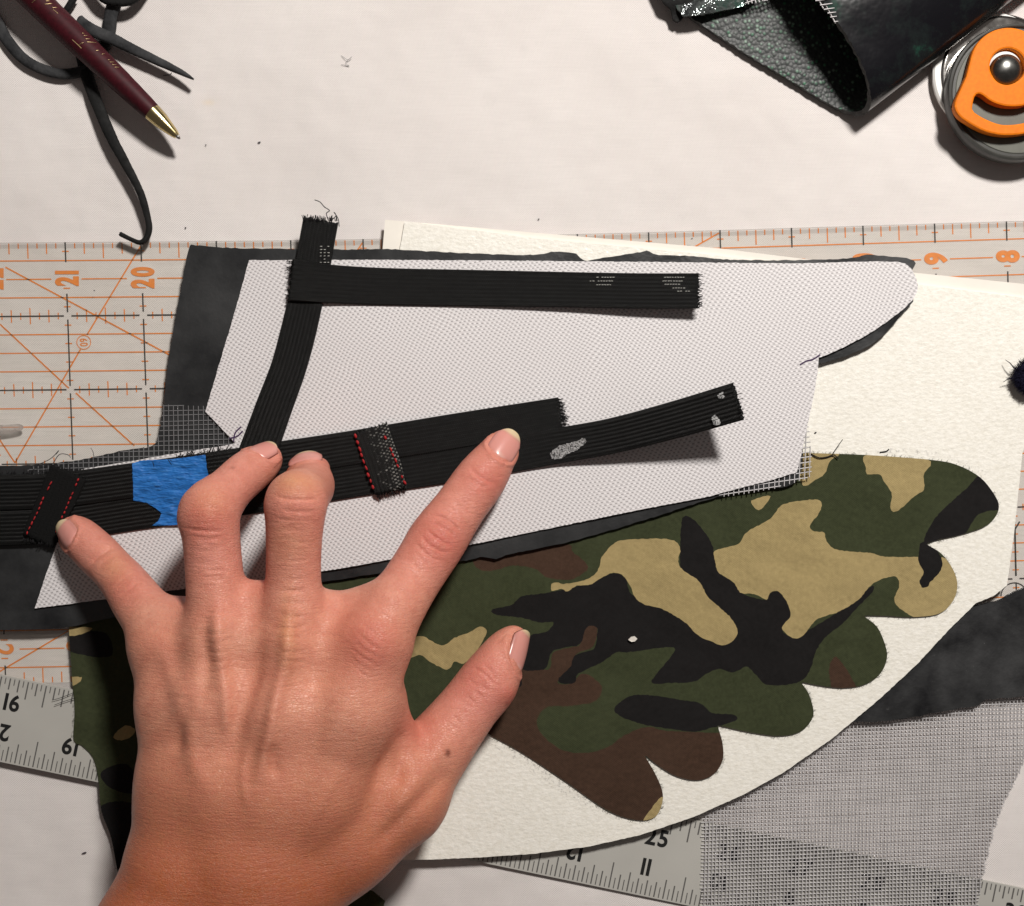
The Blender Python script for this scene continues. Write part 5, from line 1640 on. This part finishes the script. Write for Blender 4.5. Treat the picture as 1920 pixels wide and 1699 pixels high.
    mot = g.noise(v, 210, 6, 0.75)
    c = g.mix(g.ramp(mot, [(0.35, (0, 0, 0)), (0.70, (.55, .55, .55))]), at.outputs['Color'], (0.46, 0.13, 0.085))
    mot2 = g.noise(v, 900, 4, 0.7)
    c = g.mix(g.ramp(mot2, [(0.45, (0, 0, 0)), (0.8, (.24, .24, .24))]), c, (0.62, 0.33, 0.19))
    nt.links.new(c, b.inputs['Base Color'])
    b.inputs['Subsurface Weight'].default_value = 0.16
    b.inputs['Subsurface Radius'].default_value = (1.0, 0.35, 0.18)
    b.inputs['Subsurface Scale'].default_value = 0.0015
    b.inputs['Roughness'].default_value = 0.50
    nt.links.new(g.ramp(mot, [(0.3, (.36,) * 3), (0.7, (.55,) * 3)]), b.inputs['Roughness'])
    b.inputs['Specular IOR Level'].default_value = 0.42
    # fine diagonal skin lines + pores
    vo = g.voronoi(g.mapping(v, (0, 0, math.radians(28)), (1, 2.3, 1)), 850, 'DISTANCE_TO_EDGE')
    lines = g.noise(g.mapping(v, (0, 0, math.radians(12)), (170, 1150, 300)), 1.0, 3, 0.65)
    hgt = g.math('ADD', g.math('MULTIPLY', g.math('MINIMUM', vo, 0.12), 3.0), g.math('ADD', g.math('MULTIPLY', g.noise(v, 1800, 3), 0.35), g.math('MULTIPLY', lines, 1.3)))
    nt.links.new(g.bump(hgt, 0.62, 0.00036), b.inputs['Normal'])
    skin = m

    root = thing('hand', 'bare left hand with spread bent fingers pressing on the black elastic straps', 'hand', P(480, 1400, 0.004))
    ob = link('skin', me, skin, root)

    # ---- nails as separate plates over their seats
    bvh = BVHTree.FromPolygons([Vector(q) for q in (V / 1000).tolist()], F.tolist())
    nm_, nt, b = new_mat('nail'); g = NT(nt)
    at = g.n('ShaderNodeAttribute', attribute_name='tone')
    nt.links.new(at.outputs['Color'], b.inputs['Base Color'])
    b.inputs['Roughness'].default_value = 0.27; b.inputs['Specular IOR Level'].default_value = 0.45
    b.inputs['Subsurface Weight'].default_value = 0.15; b.inputs['Subsurface Scale'].default_value = 0.001
    b.inputs['Subsurface Radius'].default_value = (1, .5, .4)
    nail_m = nm_
    cam_p = Vector((0, 0, H))
    for key in nails:
        t0, d, sd, n_, hw, s0, s1, fe = frame(key)
        nu, nv = 26, 19
        ss = np.linspace(s0, s1, nu)
        hs = []
        for s_ in ss:
            o_ = t0 + d * s_ + n_ * 25
            hit, *_r = bvh.ray_cast(Vector(o_ / 1000), Vector(-n_), 0.03)
            hs.append(np.nan if hit is None else float((np.array(hit) * 1000 - t0) @ n_))
        hs = np.array(hs)
        good = ~np.isnan(hs) & (ss < s1 - 2.2) & (ss > s0 + .5)
        cf = np.polyfit(ss[good], hs[good], 2)
        cf[0] = min(cf[0], -0.012) * (.6 if key in ('index', 'thumb', 'pinky') else 1.0)
        cf[2] += np.mean(hs[good] - np.polyval(cf, ss[good]))
        vs = []; cl = []
        for s_ in ss:
            f = (s_ - s0) / (s1 - s0)
            w = float(width(np.array(s_), hw, s0, s1))
            for j in range(nv):
                t = j / (nv - 1) * 2 - 1
                se = s_
                if f > .7: se = s_ - (f - .7) / .3 * 0.24 * (s1 - s0) * abs(t) ** 2.6
                hgt = float(np.polyval(cf, se)) + 0.16 - (0.30 if key == 'middle' else 0.42) * hw * abs(t) ** 2.2 - 0.5 * max(0, (.10 - f) / .10)
                p = t0 + d * se + sd * (w * t) + n_ * hgt
                vs.append(p / 1000)
                e = 1 / (1 + math.exp(-(se - (s1 - fe + .35 * t * t)) / .22))
                lun = max(0, 1 - ((f - .02) / .2) ** 2 - (t / .65) ** 2) ** .5 if key in ('index', 'thumb') else 0
                bed = np.array([0.60, 0.265, 0.225]) * (1 - .5 * lun) + np.array([.66, .42, .36]) * .5 * lun
                edge = np.array([0.60, 0.48, 0.30])
                c = bed * (1 - e) + edge * e
                c = c * (1 - 0.25 * max(0, abs(t) - .8) / .2) * (1 - .25 * math.exp(-((se - (s1 - fe - .3)) / .25) ** 2) * 0.5)
                cl.append((*c, 1))
        A = np.array([[*p] for p in vs]).reshape(nu, nv, 3)
        top = A.reshape(-1, 3); bot = top - n_[None] * 0.0006
        n = len(top)
        fs = []
        for i in range(nu - 1):
            for j in range(nv - 1):
                k = i * nv + j
                fs.append((k, k + 1, k + nv + 1, k + nv)); fs.append((k + n, k + nv + n, k + nv + 1 + n, k + 1 + n))
        rim = [i * nv for i in range(nu)] + [(nu - 1) * nv + j for j in range(1, nv)] + [i * nv + nv - 1 for i in range(nu - 2, -1, -1)] + [j for j in range(nv - 2, 0, -1)]
        for k in range(len(rim)):
            r0, r1_ = rim[k], rim[(k + 1) % len(rim)]
            fs.append((r0, r1_, r1_ + n, r0 + n))
        mn = bpy.data.meshes.new('nail'); mn.from_pydata([tuple(p) for p in np.concatenate([top, bot]).tolist()], [], fs)
        bmx = bmesh.new(); bmx.from_mesh(mn); bmesh.ops.recalc_face_normals(bmx, faces=bmx.faces); bmx.to_mesh(mn); bmx.free()
        ca = mn.color_attributes.new('tone', 'FLOAT_COLOR', 'POINT')
        ca.data.foreach_set('color', np.array(cl + cl, np.float32).ravel())
        no = link('nail', mn, nail_m, root)
        no['label'] = key.replace('pinky', 'little') + (' fingernail' if key != 'thumb' else 'nail')
build_hand()
